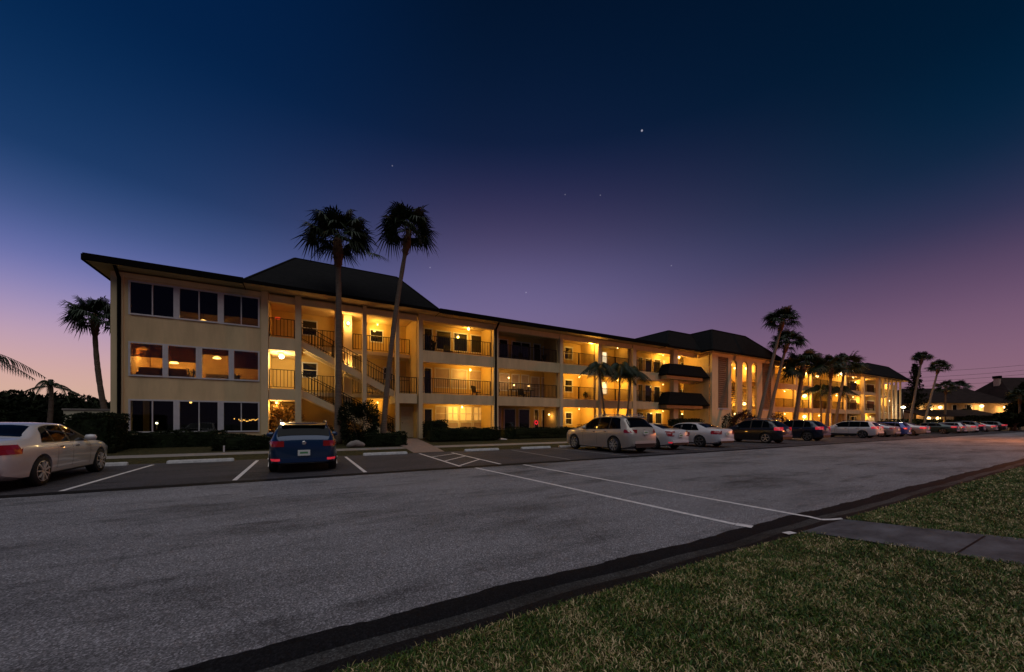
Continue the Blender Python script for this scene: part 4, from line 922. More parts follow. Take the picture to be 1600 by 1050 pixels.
# ------------------------------------------------------------------ far left trees, fence, hedge
def tree(x,y,z,r,h,label,seed,n=5200,size=.22,group='far dark trees',m=LEAFD,name='tree',cat='tree'):
    rng = np.random.default_rng(seed); t = thing(name, label, cat, (x,y,z), 0, group)
    b = MB(); b.tube([(0,0,0),(.1,0,h*.3),(-.05,0,h*.6)], [.22,.16,.1], 8)
    C_ = []
    for k in range(9):
        a = k*2.4; e = Vector((math.cos(a)*r*.55*rng.uniform(.4,1.1), math.sin(a)*r*.55, h*rng.uniform(.5,.85))); C_.append(e); b.tube([(0,0,h*.32), e*.6+Vector((0,0,h*.15)), e], [.09,.06,.03], 5)
    b.build('trunk', BARK, t, True)
    per = n//9; P = []
    for e in C_:
        q = rng.normal(size=(per,3)); q /= np.linalg.norm(q,axis=1)[:,None]; q *= (rng.random((per,1))**.45)*np.array([r*.52,r*.52,h*.24]); P.append(q+np.array(e))
    leaf_cloud(t, 'crown', m, np.concatenate(P), size, seed); return t
for k, (px, y, py, r) in enumerate(((-40,48,606,4.4),(6,52,612,4.6),(40,47,614,3.8),(62,50,608,4.0),(92,54,612,4.4),(118,49,622,3.6),(143,55,632,4.4),(166,52,634,4.0),(190,56,622,4.0))):
    tree(X(px,y),y,0,r,zat(px,py,y)*.88,'dark tree number-less mass, behind the pale wall'.replace('number-less mass, ','') + [' at the far left edge',' left of the curled palm',' just behind the curled palm',' over the middle of the wall',' right of the curled palm',' lower down beside the leaning palm',' with the lowest crown',' against the building corner',' mostly hidden by the building'][k],60+k)
W1 = thing('boundary_wall', 'pale rendered wall behind the tall hedge block at the left', 'wall', (0,0,0))
MB().box(X(99,31),X(200,31),31,31.25,0,zat(120,641,31)).build('wall', mat('pale_render',(.6,.55,.4),.9,noise=(1,.85,1.08)), W1)
MB().box(X(99,31)-.05,X(200,31),30.95,31.3,zat(120,641,31),zat(120,641,31)+.1).build('coping', CONC, W1)
hedge(X(-30,26),X(90,26),25.2,26.6,0,zat(60,643,26),'bushy green hedge at the left edge behind the white saloon',7000,.08,18,group='clipped hedges along the building')
# ------------------------------------------------------------------ wheel stops and small things
M_STOP = mat('white_stop_paint', (.55,.53,.52), .75, noise=(8,.65,1.1), bump=(40,.4,.006))
def wheel_stop(x, y, label, rz=0):
    t = thing('wheel_stop', label, 'wheel stop', (x,y,0), rz, 'white wheel stops'); L = .95
    b = MB(); pr = [(-.10,0),(-.075,.075),(-.045,.11),(.045,.11),(.075,.075),(.10,0)]; xs = [-L,-L+.05,-.2,-.19,.19,.2,L-.05,L]
    for k, x_ in enumerate(xs):
        s = .82 if k in (0,7) else 1
        for (yy, zz) in pr: b.v.append((x_, yy*s, .004+zz*s))
    for k in range(7):
        for j in range(5): a = k*6+j; b.f.append((a, a+6, a+7, a+1))
    b.f.append(tuple(range(6))[::-1]); b.f.append(tuple(42+j for j in range(6))); b.build('block', M_STOP, t)
    for s in (-1,1): MB().lathe([(.02,.114),(.022,.119),(.012,.122)],(s*.6,0,0),n=8).build('anchor_bolt', RAILM, t)
for x, lab in ((-6.05,'beside the front wheel of the white saloon at the left'),(-3.15,'in the empty stall left of the blue hatchback'),(.05,'hidden in front of the blue hatchback'),(3.3,'left of the paver walk in front of the boxy hedge'),(8.05,'right of the hatched aisle'),(11.35,'just left of the silver car'),(13.9,'under the nose of the silver car')):
    wheel_stop(x, 17.35, 'white concrete wheel stop '+lab, random.uniform(-.01,.01))
t = thing('landscape_rock', 'pale arched landscape rock in the bed under the big round bush', 'rock', (X(556,20.3),20.3,.2))
bm = bmesh.new(); bmesh.ops.create_icosphere(bm, subdivisions=3, radius=1)
for v in bm.verts:
    c = v.co.copy(); v.co.x *= .45; v.co.y *= .18; v.co.z = v.co.z*.17+.12+.05*math.cos(c.x*2.4)+.02*math.sin(c.x*9+c.y*5)
me = bpy.data.meshes.new('rock'); bm.to_mesh(me); bm.free(); me.materials.append(CONC); o = bpy.data.objects.new('stone', me); COL.objects.link(o); o.parent = t
t = thing('marker_stake', 'thin white stake standing in the grass left of the blue hatchback', 'stake', (X(350,20.1),20.1,.17)); MB().box(-.03,.03,-.01,.01,0,.28).build('stake', FRAME, t)
t = thing('splash_block', 'white splash block on the grass below the downspout', 'splash block', (X(784,22.0),22.0,.3)); MB().hexa([(-.25,-.3,0),(.25,-.3,0),(.2,.3,0),(-.2,.3,0),(-.25,-.3,.042),(.25,-.3,.042),(.2,.3,.09),(-.2,.3,.09)]).build('block', FRAME, t)
# ------------------------------------------------------------------ far right house, carport, wires
HY0 = 38.
def vpt(px, py, fwd, back=0):   # world point on the line of sight at a depth
    r = (px-800)/582*fwd; return Vector((.4924*fwd+.8704*r, .8704*fwd-.4924*r, CAMH+(660-py)*fwd/582))
H = thing('house', 'long two storey house with dark hip roof and chimney at the far right', 'house', tuple(vpt(1430,660,72)*Vector((1,1,0)) if False else (vpt(1430,660,72).x, vpt(1430,660,72).y, 0)), math.atan2(vpt(1620,660,72).y-vpt(1430,660,72).y, vpt(1620,660,72).x-vpt(1430,660,72).x))
s = 72/582  # metres per photo pixel there
HZ = lambda py, d=0: CAMH+(660-py)*(72+d)/582
LX = lambda px, d=0: (px-800)/582*(72+d)-(1430-800)/582*72
M_HOUSE = mat('house_render', (.45,.30,.19), .85, noise=(.6,.85,1.1)); M_HROOF = mat('house_roof', (.028,.018,.016), .95, spec=.1, noise=(1,.6,1.4), bump=(6,.8,.042), streak=(1,1,4))
MB().box(0,190*s,0,9,0,HZ(628)).build('wall', M_HOUSE, H)
def hiproof(x0,x1,y0,y1,z0,z1,ins,nm='roof'):
    ym = (y0+y1)/2; b = MB(); E_ = [(x0,y0,z0),(x1,y0,z0),(x1,y1,z0),(x0,y1,z0)]; A=(x0+ins,ym,z1); C=(x1-ins,ym,z1)
    b.quad(E_[0],E_[1],C,A); b.quad(E_[2],E_[3],A,C); b.tri(E_[1],E_[2],C); b.tri(E_[3],E_[0],A); b.quad(*E_[::-1]); return b
r_ = hiproof(-1,150*s,-1,10,HZ(630),HZ(607,4.5),3.2).build('roof', M_HROOF, H)
hiproof(LX(1571,0),LX(1571,0)+14,-1.6,9.5,HZ(630),HZ(590,4),4).build('roof', M_HROOF, H)
ch = MB().box(LX(1553,3.8),LX(1564,3),3.0,3.9,HZ(612,3),HZ(591,3)).build('chimney', mat('chimney_render',(.5,.36,.28),.85,noise=(2,.85,1.1)), r_); MB().box(LX(1553,3.8)-.1,LX(1564,3)+.1,2.9,4.0,HZ(591,3)+.002,HZ(587,3)).build('cap', FASCIA, ch)
for (p0,p1,m) in ((6,12,LITWARM),(20,26,DARKGLASS),(40,45,LITWARM),(58,64,DARKGLASS),(80,88,DARKGLASS),(100,106,LITWARM),(145,150,LITWARM)):
    f = MB().box(p0*s-.1,p1*s+.1,-.06,-.002,HZ(642)-.1,HZ(633)+.1).build('window', FRAME, H); MB().box(p0*s,p1*s,-.08,-.062,HZ(642),HZ(633)).build('pane', m, f)
for (px, py, lab) in ((1437,640,'at the left end of the far house'),(1469,634,'over the middle windows of the far house'),(1534,632,'on the far house left of the chimney'),(1571,634,'high on the tall end of the far house'),(1575,642,'below the high lamp on the far house')):
    p = vpt(px,py,71.2); ceiling_lamp(p.x,p.y,p.z,'small orange lamp '+lab,60,.28,BULB,'lamps on the far house')
CP = thing('carport', 'low dark carport roof in front of the far house', 'carport', (vpt(1446,660,66).x,vpt(1446,660,66).y,0), H.rotation_euler.z)
s2 = 66/582; Z2 = lambda py: CAMH+(660-py)*s2
MB().hexa([(0,0,Z2(651)),(124*s2,0,Z2(651)),(124*s2,4.2,Z2(642)),(0,4.2,Z2(642)),(0,0,Z2(650)),(124*s2,0,Z2(650)),(124*s2,4.2,Z2(639)),(0,4.2,Z2(639))]).build('roof', M_HROOF, CP)
for k in range(6): MB().box(k*2.7+.1,k*2.7+.22,.3,.42,0,Z2(651)).build('post', RAILM, CP)
for (px, py) in ((1451,651),(1466,651)):
    p = vpt(px,py,67.5); ceiling_lamp(p.x,p.y,p.z,'lamp under the low carport, '+('left one' if px < 1460 else 'right one'),30,.28,BULB,None)
p = vpt(1411.5,637,60)
# round white lamp at the end of the far wing, on a short pole
def street_lamp(x, y, h, label, e, col, arm=.0, rz=0, r=.25, m=BULBW):
    t = thing('street_lamp', label, 'street lamp', (x,y,0), rz)
    MB().tube([(0,0,0),(0,0,h*.5),(0,0,h)], [.09,.07,.05], 10).build('pole', RAILM, t, True)
    if arm: MB().bar((0,0,h-.05),(arm,0,h+.1),.06).build('arm', RAILM, t)
    MB().lathe([(r*.3,-r*.2),(r,0),(r,r*.5),(r*.4,r*.9)], (arm,0,h+.1), n=14).build('lamp_head', m, t, True)
    lamp_light('lamp_glow', (arm,0,h-.2), e, col, .2, t); return t
street_lamp(p.x,p.y,p.z-.1,'round white lamp on a pole just right of the far colonnade',160,(1,.9,.75),r=.26)
q = vpt(1760,660,26); street_lamp(q.x,q.y,6.5,'warm street lamp standing just beyond the right edge of the view',6500,(1,.27,.05),r=.2)
wm = RAILM
for k in range(4):
    w = MB(); a = vpt(1380,[597,606,612,620][k]-14,110); c = vpt(1800,[546,553,560,568][k],95)
    pts = [tuple(a.lerp(c,u)+Vector((0,0,-1.2*math.sin(math.pi*u)))) for u in [i/16 for i in range(17)]]
    w.tube(pts, .035, 5); o = w.build('power_line', wm); tag(o, ['topmost','second','third','lowest'][k]+' of the thin power lines in the sky at the right', 'power line', 'power lines')
# norfolk pine by the far colonnade
def conifer(px, y, py, r, label, seed):
    x = X(px,y); h = zat(px,py,y); t = thing('pine_tree', label, 'pine tree', (x,y,0)); MB().tube([(0,0,0),(0,0,h)], [.2,.04], 8).build('trunk', BARK, t, True)
    rng = np.random.default_rng(seed); P = []
    for L in range(14):
        zz = h*(.3+.68*L/13); rr_ = r*(1-.8*L/13)
        for a in range(7):
            an = a*.9+L*.4+rng.normal(0,.15); u = rng.random(26)*rng.uniform(.6,1.1); P.append(np.stack([np.cos(an)*rr_*u, np.sin(an)*rr_*u, zz+.25*u*rr_*.6+rng.normal(0,.2,26)+rng.normal(0,.22)],1))
    leaf_cloud(t, 'crown', LEAFD, np.concatenate(P), .2, seed)
conifer(1430,24,571,2.6,'thin layered pine between the two slim palms', 71)
v0 = vpt(1593,660,66); fan_palm(v0.x,v0.y,.0,v0.x+.2,v0.y,CAMH+(660-622)*66/582,2.2,'dark palm at the right edge in front of the far house',33,nf=24)
for k, (px, y, py, r) in enumerate(((1418,27,628,2.6),(1436,30,634,3),(1606,-68,622,2.6),(1580,-66,652,1.3),(1509,-71,641,1.2),(1630,-66,596,3.4),(1532,-64,650,1.8),(1586,-62,646,2.4))):
    v0 = vpt(px,660,-y) if y < 0 else Vector((X(px,y),y,0)); hh = CAMH+(660-py)*(-y)/582 if y < 0 else zat(px,py,y)
    tree(v0.x,v0.y,0,r,hh,'dark tree '+['beside the round white pole lamp','left of the far house','tall at the right edge','in front of the tall end of the far house','at the middle of the far house','beyond the right edge','low in front of the carport','low at the right edge'][k],90+k,n=3600,size=.3)
hedge(X(1395,20.5),X(1600,20.5),20.5,22.5,.2,1.9,'long dark hedge behind the farthest parked cars',9000,.16,19)

# ================================================================== cars
TYRE = mat('tyre_rubber', (.012,.012,.012), .85, noise=(20,.8,1.2)); CARGLASS = mat('tinted_glass', (.003,.004,.005), .03, spec=.16)
BLACKP = mat('black_plastic', (.012,.012,.013), .6, noise=(15,.8,1.2)); RIM = mat('alloy_rim', (.75,.68,.62), .35, .45); RIMD = mat('dark_rim', (.22,.21,.22), .4, .5)
TAILL = mat('tail_lamp', (.17,.005,.008), .15, emit=((1,.03,.042), .03), coat=1); TAILB = mat('tail_lamp_glow', (.4,.02,.03), .2, emit=((1,.04,.07), .38), coat=1)  # emission adds the red gleam to tail lamps and unlit reflectors
HEADL = mat('head_lamp', (.7,.7,.72), .1, .3); CHROME = mat('chrome', (.9,.86,.82), .16, .85); PLATE = mat('plate_white', (.7,.72,.68), .5); PLATEG = mat('plate_green', (.10,.3,.12), .5)
def paint(name, c, metal=.3, rough=.28): return mat(name, c, rough, metal, coat=1, noise=(.8,.96,1.03))
WHITE = paint('white_paint', (.62,.60,.62), 0); PEARL = paint('pearl_paint', (.60,.58,.57), 0); SILVER = paint('champagne_paint', (.50,.43,.36), .25); BLUE = paint('blue_paint', (.002,.028,.085), .3)
BLACK = paint('black_paint', (.010,.011,.014), .2); NAVY = paint('navy_paint', (.006,.014,.035), .3); GREY = paint('silver_paint', (.36,.37,.39), .6); GREEN = paint('teal_paint', (.02,.045,.042), .4); BLUE2 = paint('bright_blue_paint', (.02,.06,.32), .3)
def lerpc(pts, y):
    for (a, va), (c, vc) in zip(pts, pts[1:]):
        if y <= c:
            u = max(0,(y-a)/(c-a)) if c > a else 0; return va+(vc-va)*u
    return pts[-1][1]
def smooth_curve(pts, ys, it=2):
    v = np.array([lerpc(pts, y) for y in ys])
    for _ in range(it): v[1:-1] = v[1:-1]*.5+(v[:-2]+v[2:])*.25
    return v
TYPES = {
 # L, W, top silhouette (y from rear 0..1, z), belt, wheel r, rear axle, front axle, side glass windows (y0,y1), rear glass (y0,y1), front glass(y0,y1)
 'sedan': dict(L=4.9,W=1.86,H=1.46,top=[(0,.96),(.012,1.08),(.13,1.12),(.16,1.14),(.285,1.39),(.36,1.455),(.46,1.46),(.56,1.43),(.735,1.01),(.76,.98),(.93,.86),(.985,.74),(1,.6)],belt=[(0,.88),(.13,.98),(.4,.96),(.75,.93),(.95,.80),(1,.56)],wr=.34,ra=.225,fa=.80,side=[(.245,.335),(.345,.475),(.495,.655)],rear=(.165,.29),front=(.575,.725),plz=.78,tl=(.78,.98)),
 'fast': dict(L=4.63,W=1.80,H=1.42,top=[(0,.95),(.012,1.06),(.07,1.10),(.12,1.13),(.27,1.35),(.37,1.415),(.47,1.42),(.57,1.39),(.745,1.0),(.77,.96),(.93,.84),(.985,.72),(1,.58)],belt=[(0,.86),(.1,.98),(.4,.95),(.75,.90),(.95,.78),(1,.54)],wr=.33,ra=.21,fa=.80,side=[(.225,.325),(.34,.475),(.495,.66)],rear=(.115,.275),front=(.59,.735),plz=.76,tl=(.80,.99)),
 'hatch': dict(L=4.26,W=1.79,H=1.47,top=[(0,.93),(.006,1.01),(.018,1.08),(.06,1.33),(.085,1.435),(.18,1.475),(.38,1.48),(.53,1.44),(.72,1.06),(.74,1.02),(.93,.92),(.985,.78),(1,.6)],belt=[(0,.90),(.06,.99),(.4,.96),(.75,.94),(.95,.82),(1,.56)],wr=.33,ra=.18,fa=.80,side=[(.10,.18),(.20,.375),(.395,.60)],rear=(.018,.074),front=(.55,.71),plz=.58,tl=(.76,.92)),
 'suv': dict(L=5.0,W=1.98,H=1.79,top=[(0,.90),(.012,1.06),(.025,1.16),(.045,1.25),(.105,1.60),(.13,1.70),(.24,1.775),(.40,1.79),(.55,1.73),(.725,1.25),(.75,1.2),(.93,1.07),(.985,.9),(1,.65)],belt=[(0,.90),(.05,1.14),(.4,1.10),(.75,1.08),(.95,.95),(1,.6)],wr=.39,ra=.21,fa=.80,side=[(.135,.275),(.29,.43),(.45,.635)],rear=(.04,.112),front=(.57,.715),plz=.98,tl=(.96,1.12)),
 'cuv': dict(L=4.6,W=1.85,H=1.68,top=[(0,.86),(.012,1.0),(.03,1.08),(.055,1.18),(.125,1.48),(.155,1.57),(.26,1.65),(.40,1.68),(.55,1.63),(.73,1.15),(.75,1.11),(.93,1.0),(.985,.84),(1,.62)],belt=[(0,.86),(.05,1.08),(.4,1.04),(.75,1.01),(.95,.88),(1,.58)],wr=.36,ra=.20,fa=.80,side=[(.15,.25),(.265,.41),(.43,.62)],rear=(.05,.135),front=(.57,.72),plz=.92,tl=(.9,1.12)),
 'wagon': dict(L=4.8,W=1.84,H=1.62,top=[(0,.88),(.012,1.02),(.03,1.10),(.08,1.37),(.11,1.54),(.2,1.60),(.42,1.62),(.55,1.57),(.73,1.10),(.75,1.06),(.93,.96),(.985,.82),(1,.62)],belt=[(0,.86),(.05,1.02),(.4,1.0),(.75,.98),(.95,.86),(1,.58)],wr=.35,ra=.21,fa=.80,side=[(.11,.245),(.26,.41),(.43,.62)],rear=(.033,.09),front=(.57,.72),plz=.85,tl=(.88,1.08)),
}
def wheel(parent, x, y, r, side, rim=RIM, spokes=5, dbl=False):
    w = bpy.data.objects.new('wheel', None); COL.objects.link(w); w.parent = parent; w.location = (x,y,r)
    tw = .22; MB().lathe([(r*.68,-tw/2),(r*.94,-tw/2),(r,-tw/2+.03),(r,tw/2-.03),(r*.94,tw/2),(r*.68,tw/2)], axis='x', n=28).build('tyre', TYRE, w, True)
    b = MB(); f = side*tw/2
    b.lathe([(r*.66,f*.96),(r*.70,f*1.02),(r*.68,f*1.05),(r*.62,f*.9),(r*.6,f*.5)] if side > 0 else [(r*.6,f*.5),(r*.62,f*.9),(r*.68,f*1.05),(r*.70,f*1.02),(r*.66,f*.96)], axis='x', n=28)
    for k in range(spokes):
        for off in ((-.13,.13) if dbl else (0,)):
            a = 2*math.pi*k/spokes+off+.3; c, s_ = math.cos(a), math.sin(a); b.bar((f*.86,c*r*.08,s_*r*.08),(f*.96,c*r*.65,s_*r*.65), .05 if dbl else r*.2, .03)
    b.lathe([(r*.16,f*.78),(r*.14,f*.98)] if side > 0 else [(r*.14,f*.98),(r*.16,f*.78)], axis='x', n=12)
    b.build('rim', rim, w)
    MB().lathe([(r*.6,f*.42),(r*.6,f*.45)] if side>0 else [(r*.6,f*.45),(r*.6,f*.42)], axis='x', n=20).build('brake_disc', BLACKP, w)
def car(kind, x, y, label, body, cat='car', name='parked_car', rz=0, rim=RIM, spokes=5, dbl=False, glow=False, group='cars parked along the building', style='', detail=True, W=None, clad=False, plate=True):
    T = TYPES[kind]; L, Wd = T['L'], W or T['W']; hw = Wd/2
    t = thing(name, label, cat, (x,y,0), rz, group)
    y0 = -L/2
    ys = np.unique(np.concatenate([np.linspace(0,.06,9), np.linspace(.06,.16,9), np.linspace(.16,.9,38), np.linspace(.9,1,12)]))
    top = smooth_curve(T['top'], ys, 2); belt = smooth_curve(T['belt'], ys, 3); top = np.maximum(top, belt+.015)
    wpl = smooth_curve([(0,.74),(.01,.83),(.035,.91),(.08,.965),(.2,1.0),(.75,1.0),(.88,.965),(.95,.89),(.985,.78),(1,.66)], ys, 1)*hw
    zb = smooth_curve([(0,.34),(.03,.27),(.1,.20),(.9,.18),(.97,.22),(1,.30)], ys, 1)
    def section(i):
        w, zt, zB, z0 = wpl[i], top[i], belt[i], zb[i]; ch_ = zt-zB; k = min(1, ch_/.5)
        wr = w*(.93*(1-k)+.70*k)
        return [(0,z0),(w*.80,z0),(w*.95,z0+.06),(w*.985,z0+(zB-z0)*.30),(w*1.0,z0+(zB-z0)*.55),(w*1.008,z0+(zB-z0)*.80),(w*.965,zB-.02),(w*.94,zB),
                (wr+(w*.94-wr)*.45, zB+ch_*.55),(wr, zt-min(.07,ch_*.3)),(wr*.90, zt-min(.03,ch_*.15)),(wr*.55, zt-.006),(0,zt)]
    S = [section(i) for i in range(len(ys))]; n = len(S[0])
    bm = bmesh.new(); rings = []
    for i in range(len(ys)):
        pts = S[i]+[(-a,c) for a,c in S[i][1:-1]][::-1]; rings.append([bm.verts.new((a, y0+ys[i]*L, c)) for a,c in pts])
    m_ = len(rings[0])
    for a, c in zip(rings, rings[1:]):
        for j in range(m_): bm.faces.new((a[j], a[(j+1)%m_], c[(j+1)%m_], c[j]))
    bm.faces.new(rings[0][::-1]); bm.faces.new(rings[-1]); bmesh.ops.recalc_face_normals(bm, faces=bm.faces[:])
    me = bpy.data.meshes.new('body'); bm.to_mesh(me); bm.free(); me.materials.append(body)
    o = bpy.data.objects.new('body', me); COL.objects.link(o)
    # wheel arches are cut out of the shell
    ra, fa = y0+T['ra']*L, y0+T['fa']*L; r = T['wr']; cb = bmesh.new()
    for yy in (ra, fa):
        for s in (-1,1):
            mtx = Matrix.Translation((s*(hw-.10), yy, r)) @ Matrix.Rotation(R(90), 4, 'Y'); bmesh.ops.create_cone(cb, cap_ends=True, segments=32, radius1=r+.055, radius2=r+.055, depth=.44, matrix=mtx)
    cm = bpy.data.meshes.new('cut'); cb.to_mesh(cm); cb.free(); cut = bpy.data.objects.new('cut', cm); COL.objects.link(cut)
    md = o.modifiers.new('arches', 'BOOLEAN'); md.object = cut; md.operation = 'DIFFERENCE'; md.solver = 'EXACT'
    dg = bpy.context.evaluated_depsgraph_get(); dg.update(); nm = bpy.data.meshes.new_from_object(o.evaluated_get(dg)); o.modifiers.clear(); o.data = nm; bpy.data.objects.remove(cut)
    nm.materials.clear(); nm.materials.append(body)
    nm.polygons.foreach_set('use_smooth', [True]*len(nm.polygons))
    try: nm.set_sharp_from_angle(angle=R(38))
    except Exception: pass
    o.parent = t
    def iy(y): return min(len(ys)-1.001, max(0, np.interp(y, ys, np.arange(len(ys)))))
    def sec(y):
        f = iy(y); i = int(f); u = f-i; return [(a[0]*(1-u)+c[0]*u, a[1]*(1-u)+c[1]*u) for a, c in zip(S[i], S[i+1])]
    def side_x(y, z):
        q = sec(y)[2:11]
        for a, c in zip(q, q[1:]):
            if a[1] <= z <= c[1] and c[1] > a[1]: return a[0]+(c[0]-a[0])*(z-a[1])/(c[1]-a[1])
        return q[0][0] if z < q[0][1] else q[-1][0]
    def patch(side, ya, yb, zf0, zf1, off=.008, nn=8, nz_=4):
        """Panel laid on the body side between two height functions of y."""
        b = MB(); k = 0
        for i in range(nn+1):
            yy = ya+(yb-ya)*i/nn; a, c = zf0(yy), zf1(yy)
            for j in range(nz_+1):
                zz = a+(c-a)*j/nz_; b.v.append((side*(side_x(yy,zz)+off), y0+yy*L, zz))
        for i in range(nn):
            for j in range(nz_):
                q = i*(nz_+1)+j; f = (q, q+nz_+1, q+nz_+2, q+1); b.f.append(f if side > 0 else f[::-1])
        return b
    beltf = lambda yy: float(np.interp(yy, ys, belt)); topf = lambda yy: float(np.interp(yy, ys, top))
    sd = T['side']; ya_, yb_ = sd[0][0], sd[-1][1]
    rs = 1.25 if kind in ('sedan','fast') else 2.6
    def z1c(yy, pad=0): return max(beltf(yy)+.03, min(topf(yy)-.09+pad, beltf(yy)+.05+(yy-ya_)*L*rs))
    for side in (-1,1):
        patch(side, ya_-.006, yb_+.012, lambda yy: beltf(yy)+.012, lambda yy: z1c(yy,.02), .004, 26).build('window_surround', BLACKP, t, True)
        for k, (a, c) in enumerate(sd):
            z0f = lambda yy: beltf(yy)+.035; 
            def z1f(yy):
                return max(z0f(yy)+.005, z1c(yy))
            patch(side, a, c, z0f, z1f).build('side_window', CARGLASS, t, True)
        if detail:
            for (a, c) in sd[-2:]:
                yy = a+.012; hxp = side*(side_x(yy, beltf(yy)-.10)+.022); yh = y0+(a+.03)*L; zz = beltf(a)-.10
                MB().box(min(hxp,hxp-side*.03),max(hxp,hxp-side*.03),yh-.09,yh+.09,zz-.015,zz+.015).build('door_handle', CHROME if body is not BLACK else body, t)
            # shut lines
            b = MB()
            for yy in (sd[-1][1]+.015, (sd[-2][1]+sd[-1][0])/2, sd[-2][0]+.0):
                b2 = patch(side, yy, yy+.0022, lambda q: .34, lambda q: beltf(q)+.02, .003, 1, 8); i0 = len(b.v); b.v += b2.v; b.f += [tuple(i0+q for q in f) for f in b2.f]
            b.build('shut_line', BLACKP, t)
            mb = MB(); my = y0+(sd[-1][1]-.015)*L; mx_ = side*(side_x(sd[-1][1]-.015, beltf(.65))+.11); mz = beltf(.65)+.10
            mb.lathe([(.02,-.12),(.075,-.09),(.09,0),(.075,.09),(.02,.12)], (mx_,my,mz), axis='x', n=10); mb.bar((mx_-side*.16,my,mz-.06),(mx_,my,mz-.03),.05,.03); mb.build('mirror', body, t, True)
        zc = .42 if clad else .27
        patch(side, T['ra']+(r+.05)/L, T['fa']-(r+.05)/L, lambda q: .245, lambda q: zc, .010, 10, 1).build('sill_trim', BLACKP if (clad or body is not SILVER) else CHROME, t)
    def slope(ya, yb, wf, off=.01, nn=8):
        b = MB()
        for i in range(nn+1):
            yy = ya+(yb-ya)*i/nn; zt = topf(yy); s_ = sec(yy); we = s_[9][0]*wf
            dz = (topf(min(1,yy+.004))-topf(max(0,yy-.004))); dy = (min(1,yy+.004)-max(0,yy-.004))*L; nv = Vector((-dz, dy)).normalized()
            for u in (-1,-.8,-.5,0,.5,.8,1):
                xx = we*u; q = s_[12][1]-(s_[12][1]-s_[9][1])*max(0,(abs(xx)/s_[9][0]-.55)/.45)**1.6
                b.v.append((xx, y0+yy*L+nv.x*off, q+nv.y*off+.002))
        for i in range(nn):
            for j in range(6): q = i*7+j; b.f.append((q+7, q+8, q+1, q) if False else (q, q+1, q+8, q+7))
        return b
    slope(*T['rear'], .99 if kind in ('hatch','suv','cuv') else .90).build('rear_window', CARGLASS, t, True); slope(*T['front'], .92).build('windscreen', CARGLASS, t, True)
    # rear face panels
    yb0 = y0-.006
    def rear_ribbon(side, z0, z1, xin, ywrap, off=.012, th=None):
        b = MB(); P = []
        ywl = [0, .004, .012, .025, .05, .08, .12]; ywl = [v for v in ywl if v < ywrap]+[ywrap]
        for zz in (z0,(z0+z1)/2,z1):
            row = []; xe = side_x(0.0, zz)
            for u in (0,.5,.92): row.append((side*(xin*hw+(xe-xin*hw)*u), y0-off, zz))
            for v in ywl: row.append((side*(side_x(v,zz)+off), y0+v*L-(off if v < .01 else 0), zz if v < ywrap else z0*.35+z1*.65 if zz == z0 else zz))
            P.append(row)
        m = len(P[0])
        for row in P: b.v += row
        for k in range(2):
            for j in range(m-1): q = k*m+j; f = (q, q+m, q+m+1, q+1); b.f.append(f if side < 0 else f[::-1])
        return b
    z0_, z1_ = T['tl']; TL = TAILB if glow else TAILL
    for side in (-1,1):
        if style == 'c':     # C shaped lamps: upper bar, outer bar, lower bar
            rear_ribbon(side, z1_-.07, z1_, .50, .07).build('tail_lamp', TL, t); rear_ribbon(side, z0_-.02, z1_-.07, .82, .05).build('tail_lamp', TL, t); rear_ribbon(side, z0_-.07, z0_-.02, .56, .04).build('tail_lamp', TL, t)
            rear_ribbon(side, .36, .44, .72, .03).build('fog_reflector', TAILB, t)
        else:
            rear_ribbon(side, z0_, z1_, .55, .085 if kind != 'hatch' else .05).build('tail_lamp', TL, t)
            if style == 'slim': pass
        if style == 'lowglow':
            rear_ribbon(side, .36, .425, .66, .03, .05).build('fog_reflector', TAILB, t)  # reflector is no lamp, its gleam is emission in the material
        hz0 = .62 if kind in ('sedan','fast','hatch') else .76
        b = patch(side, .925, .985, lambda q: hz0, lambda q: hz0+.13, .012, 5, 2); b.build('head_lamp', HEADL, t)
    # bumper insert, plate, badge
    xe = side_x(0,.5)
    bz = .46 if clad or kind in ('suv','cuv') else (.30 if kind == 'hatch' else .38)
    MB().hexa([(-xe*.88,y0-.03,.28),(xe*.88,y0-.03,.28),(xe*.88,y0+.1,.26),(-xe*.88,y0+.1,.26),(-xe*.94,y0-.022,bz),(xe*.94,y0-.022,bz),(xe*.94,y0+.1,bz),(-xe*.94,y0+.1,bz)]).build('bumper', BLACKP, t)
    MB().hexa([(-xe*.97,y0-.045,bz+.01),(xe*.97,y0-.045,bz+.01),(xe,y0+.06,bz+.01),(-xe,y0+.06,bz+.01),(-xe*.95,y0-.035,bz+.13),(xe*.95,y0-.035,bz+.13),(xe,y0+.06,bz+.15),(-xe,y0+.06,bz+.15)]).build('bumper', body, t)
    if plate:
        pz = T['plz']; pl = MB().box(-.155,.155,y0-.055,y0-.02,pz-.08,pz+.08).build('number_plate', PLATE, t)
        if detail: MB().box(-.10,.10,y0-.058,y0-.056,pz-.022,pz+.03).build('plate_print', PLATEG, pl)
    if detail:
        bz2 = T['tl'][1]-.06; MB().lathe([(.01,0),(.055,.005),(.05,.02),(.01,.025)],(0,0,0),axis='z',n=14)
        bd = MB().lathe([(.048,0),(.055,.006),(.045,.016)], n=16).build('badge', CHROME, t); bd.rotation_euler = (R(90),0,0); bd.location = (0, y0-.006, min(bz2, .93*topf(.0)))
        for s in (-1,1): MB().lathe([(.03,0),(.035,.02),(.035,.12)],(0,0,0),n=10)
    for yy in (ra, fa):
        for s in (-1,1): wheel(t, s*(hw-.12), yy, r, s, rim, spokes, dbl)
    return t
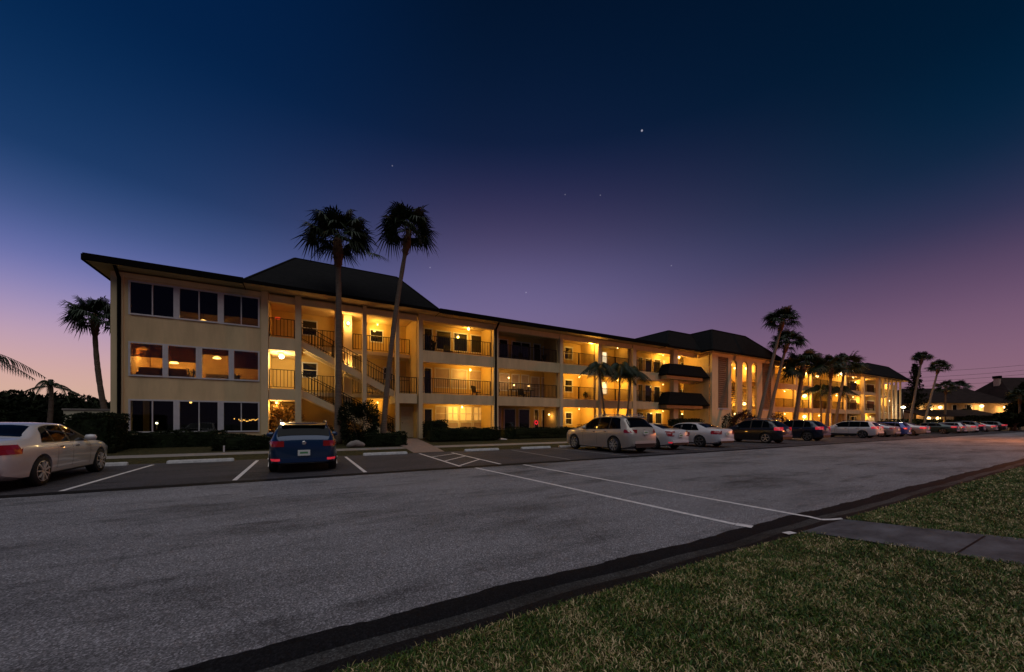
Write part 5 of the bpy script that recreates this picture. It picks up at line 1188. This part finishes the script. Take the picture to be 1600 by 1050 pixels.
def roof_rails(t, kind, m=CHROME):
    T = TYPES[kind]; L = T['L']
    for s in (-1,1): MB().tube([(s*T['W']*.34,-L/2+.13*L,T['H']-.05),(s*T['W']*.34,-L/2+.18*L,T['H']+.03),(s*T['W']*.34,-L/2+.48*L,T['H']+.045),(s*T['W']*.34,-L/2+.54*L,T['H']-.03)], .018, 6).build('roof_rail', m, t)
def rear_spoiler(t, kind, body):
    T = TYPES[kind]; L = T['L']; y = -L/2+(.072 if kind == 'hatch' else .12)*L; z = T['H']-.07
    MB().hexa([(-.56,y-.13,z-.05),(.56,y-.13,z-.05),(.60,y+.2,z+.01),(-.60,y+.2,z+.01),(-.54,y-.15,z-.02),(.54,y-.15,z-.02),(.6,y+.2,z+.03),(-.6,y+.2,z+.03)]).build('spoiler', body, t)
def wiper(t, kind):
    T = TYPES[kind]; L = T['L']; MB().bar((0,-L/2+.02*L,T['tl'][1]-.02),(.32,-L/2+.028*L,T['tl'][1]+.02),.02).build('wiper', BLACKP, t)
CY = 14.6
c = car('sedan', -6.10, 14.1, 'large white saloon parked at the left edge with red tail lamp', PEARL, rim=RIM, spokes=9, W=1.9, style='')
c = car('hatch', .07, 14.42, 'blue hatchback seen from behind with glowing low red reflectors', BLUE, rim=RIM, style='lowglow'); rear_spoiler(c,'hatch',BLACK); wiper(c,'hatch'); roof_rails(c,'hatch',CHROME)
c = car('suv', 13.95, 14.55, 'champagne silver seven seat car with roof rails and chrome wheels', SILVER, rim=CHROME, spokes=8, dbl=True); roof_rails(c,'suv'); rear_spoiler(c,'suv',SILVER); wiper(c,'suv')
c = car('fast', 17.35, 15.0, 'low white fastback saloon with C shaped tail lamps beside the silver car', WHITE, rim=RIMD, style='c')
c = car('sedan', 21.3, 15.0, 'white saloon parked right of the low white fastback', WHITE, rim=RIMD)
c = car('cuv', 28.9, 15.2, 'black crossover with bright wheels parked right of the white saloons', BLACK, rim=RIM, glow=True); roof_rails(c,'cuv')
c = car('cuv', 35.4, 15.4, 'dark navy crossover between the black crossover and the white estate', NAVY, rim=RIMD, glow=True)
c = car('wagon', 46.0, 15.4, 'white estate car with long dark side windows', WHITE, rim=RIMD, glow=True, clad=True); roof_rails(c,'wagon',BLACKP)
far = [('fast',50.3,15.3,'pale silver saloon just right of the white estate',GREY,False),('hatch',53.3,15.1,'bright blue hatchback with glowing red lamp',BLUE2,True),('sedan',58.3,15.2,'silver saloon right of the bright blue hatchback',GREY,True),
       ('sedan',70.8,15.4,'long dark green saloon standing apart in the far row',GREEN,True),('hatch',75.5,15.3,'pale blue small car right of the dark green saloon',GREY,True),('sedan',79.5,15.3,'white saloon in the far row right of the pale blue small car',WHITE,True),('cuv',84.5,15.3,'dark crossover in the far row with glowing lamps',NAVY,True),('sedan',91,15.3,'grey saloon second from the far end of the row',GREY,True),('cuv',99,15.3,'black crossover at the far end of the row',BLACK,True)]
for (k, x, y, lab, bd, gl) in far: car(k, x, y, lab, bd, rim=RIMD, glow=gl, detail=False)
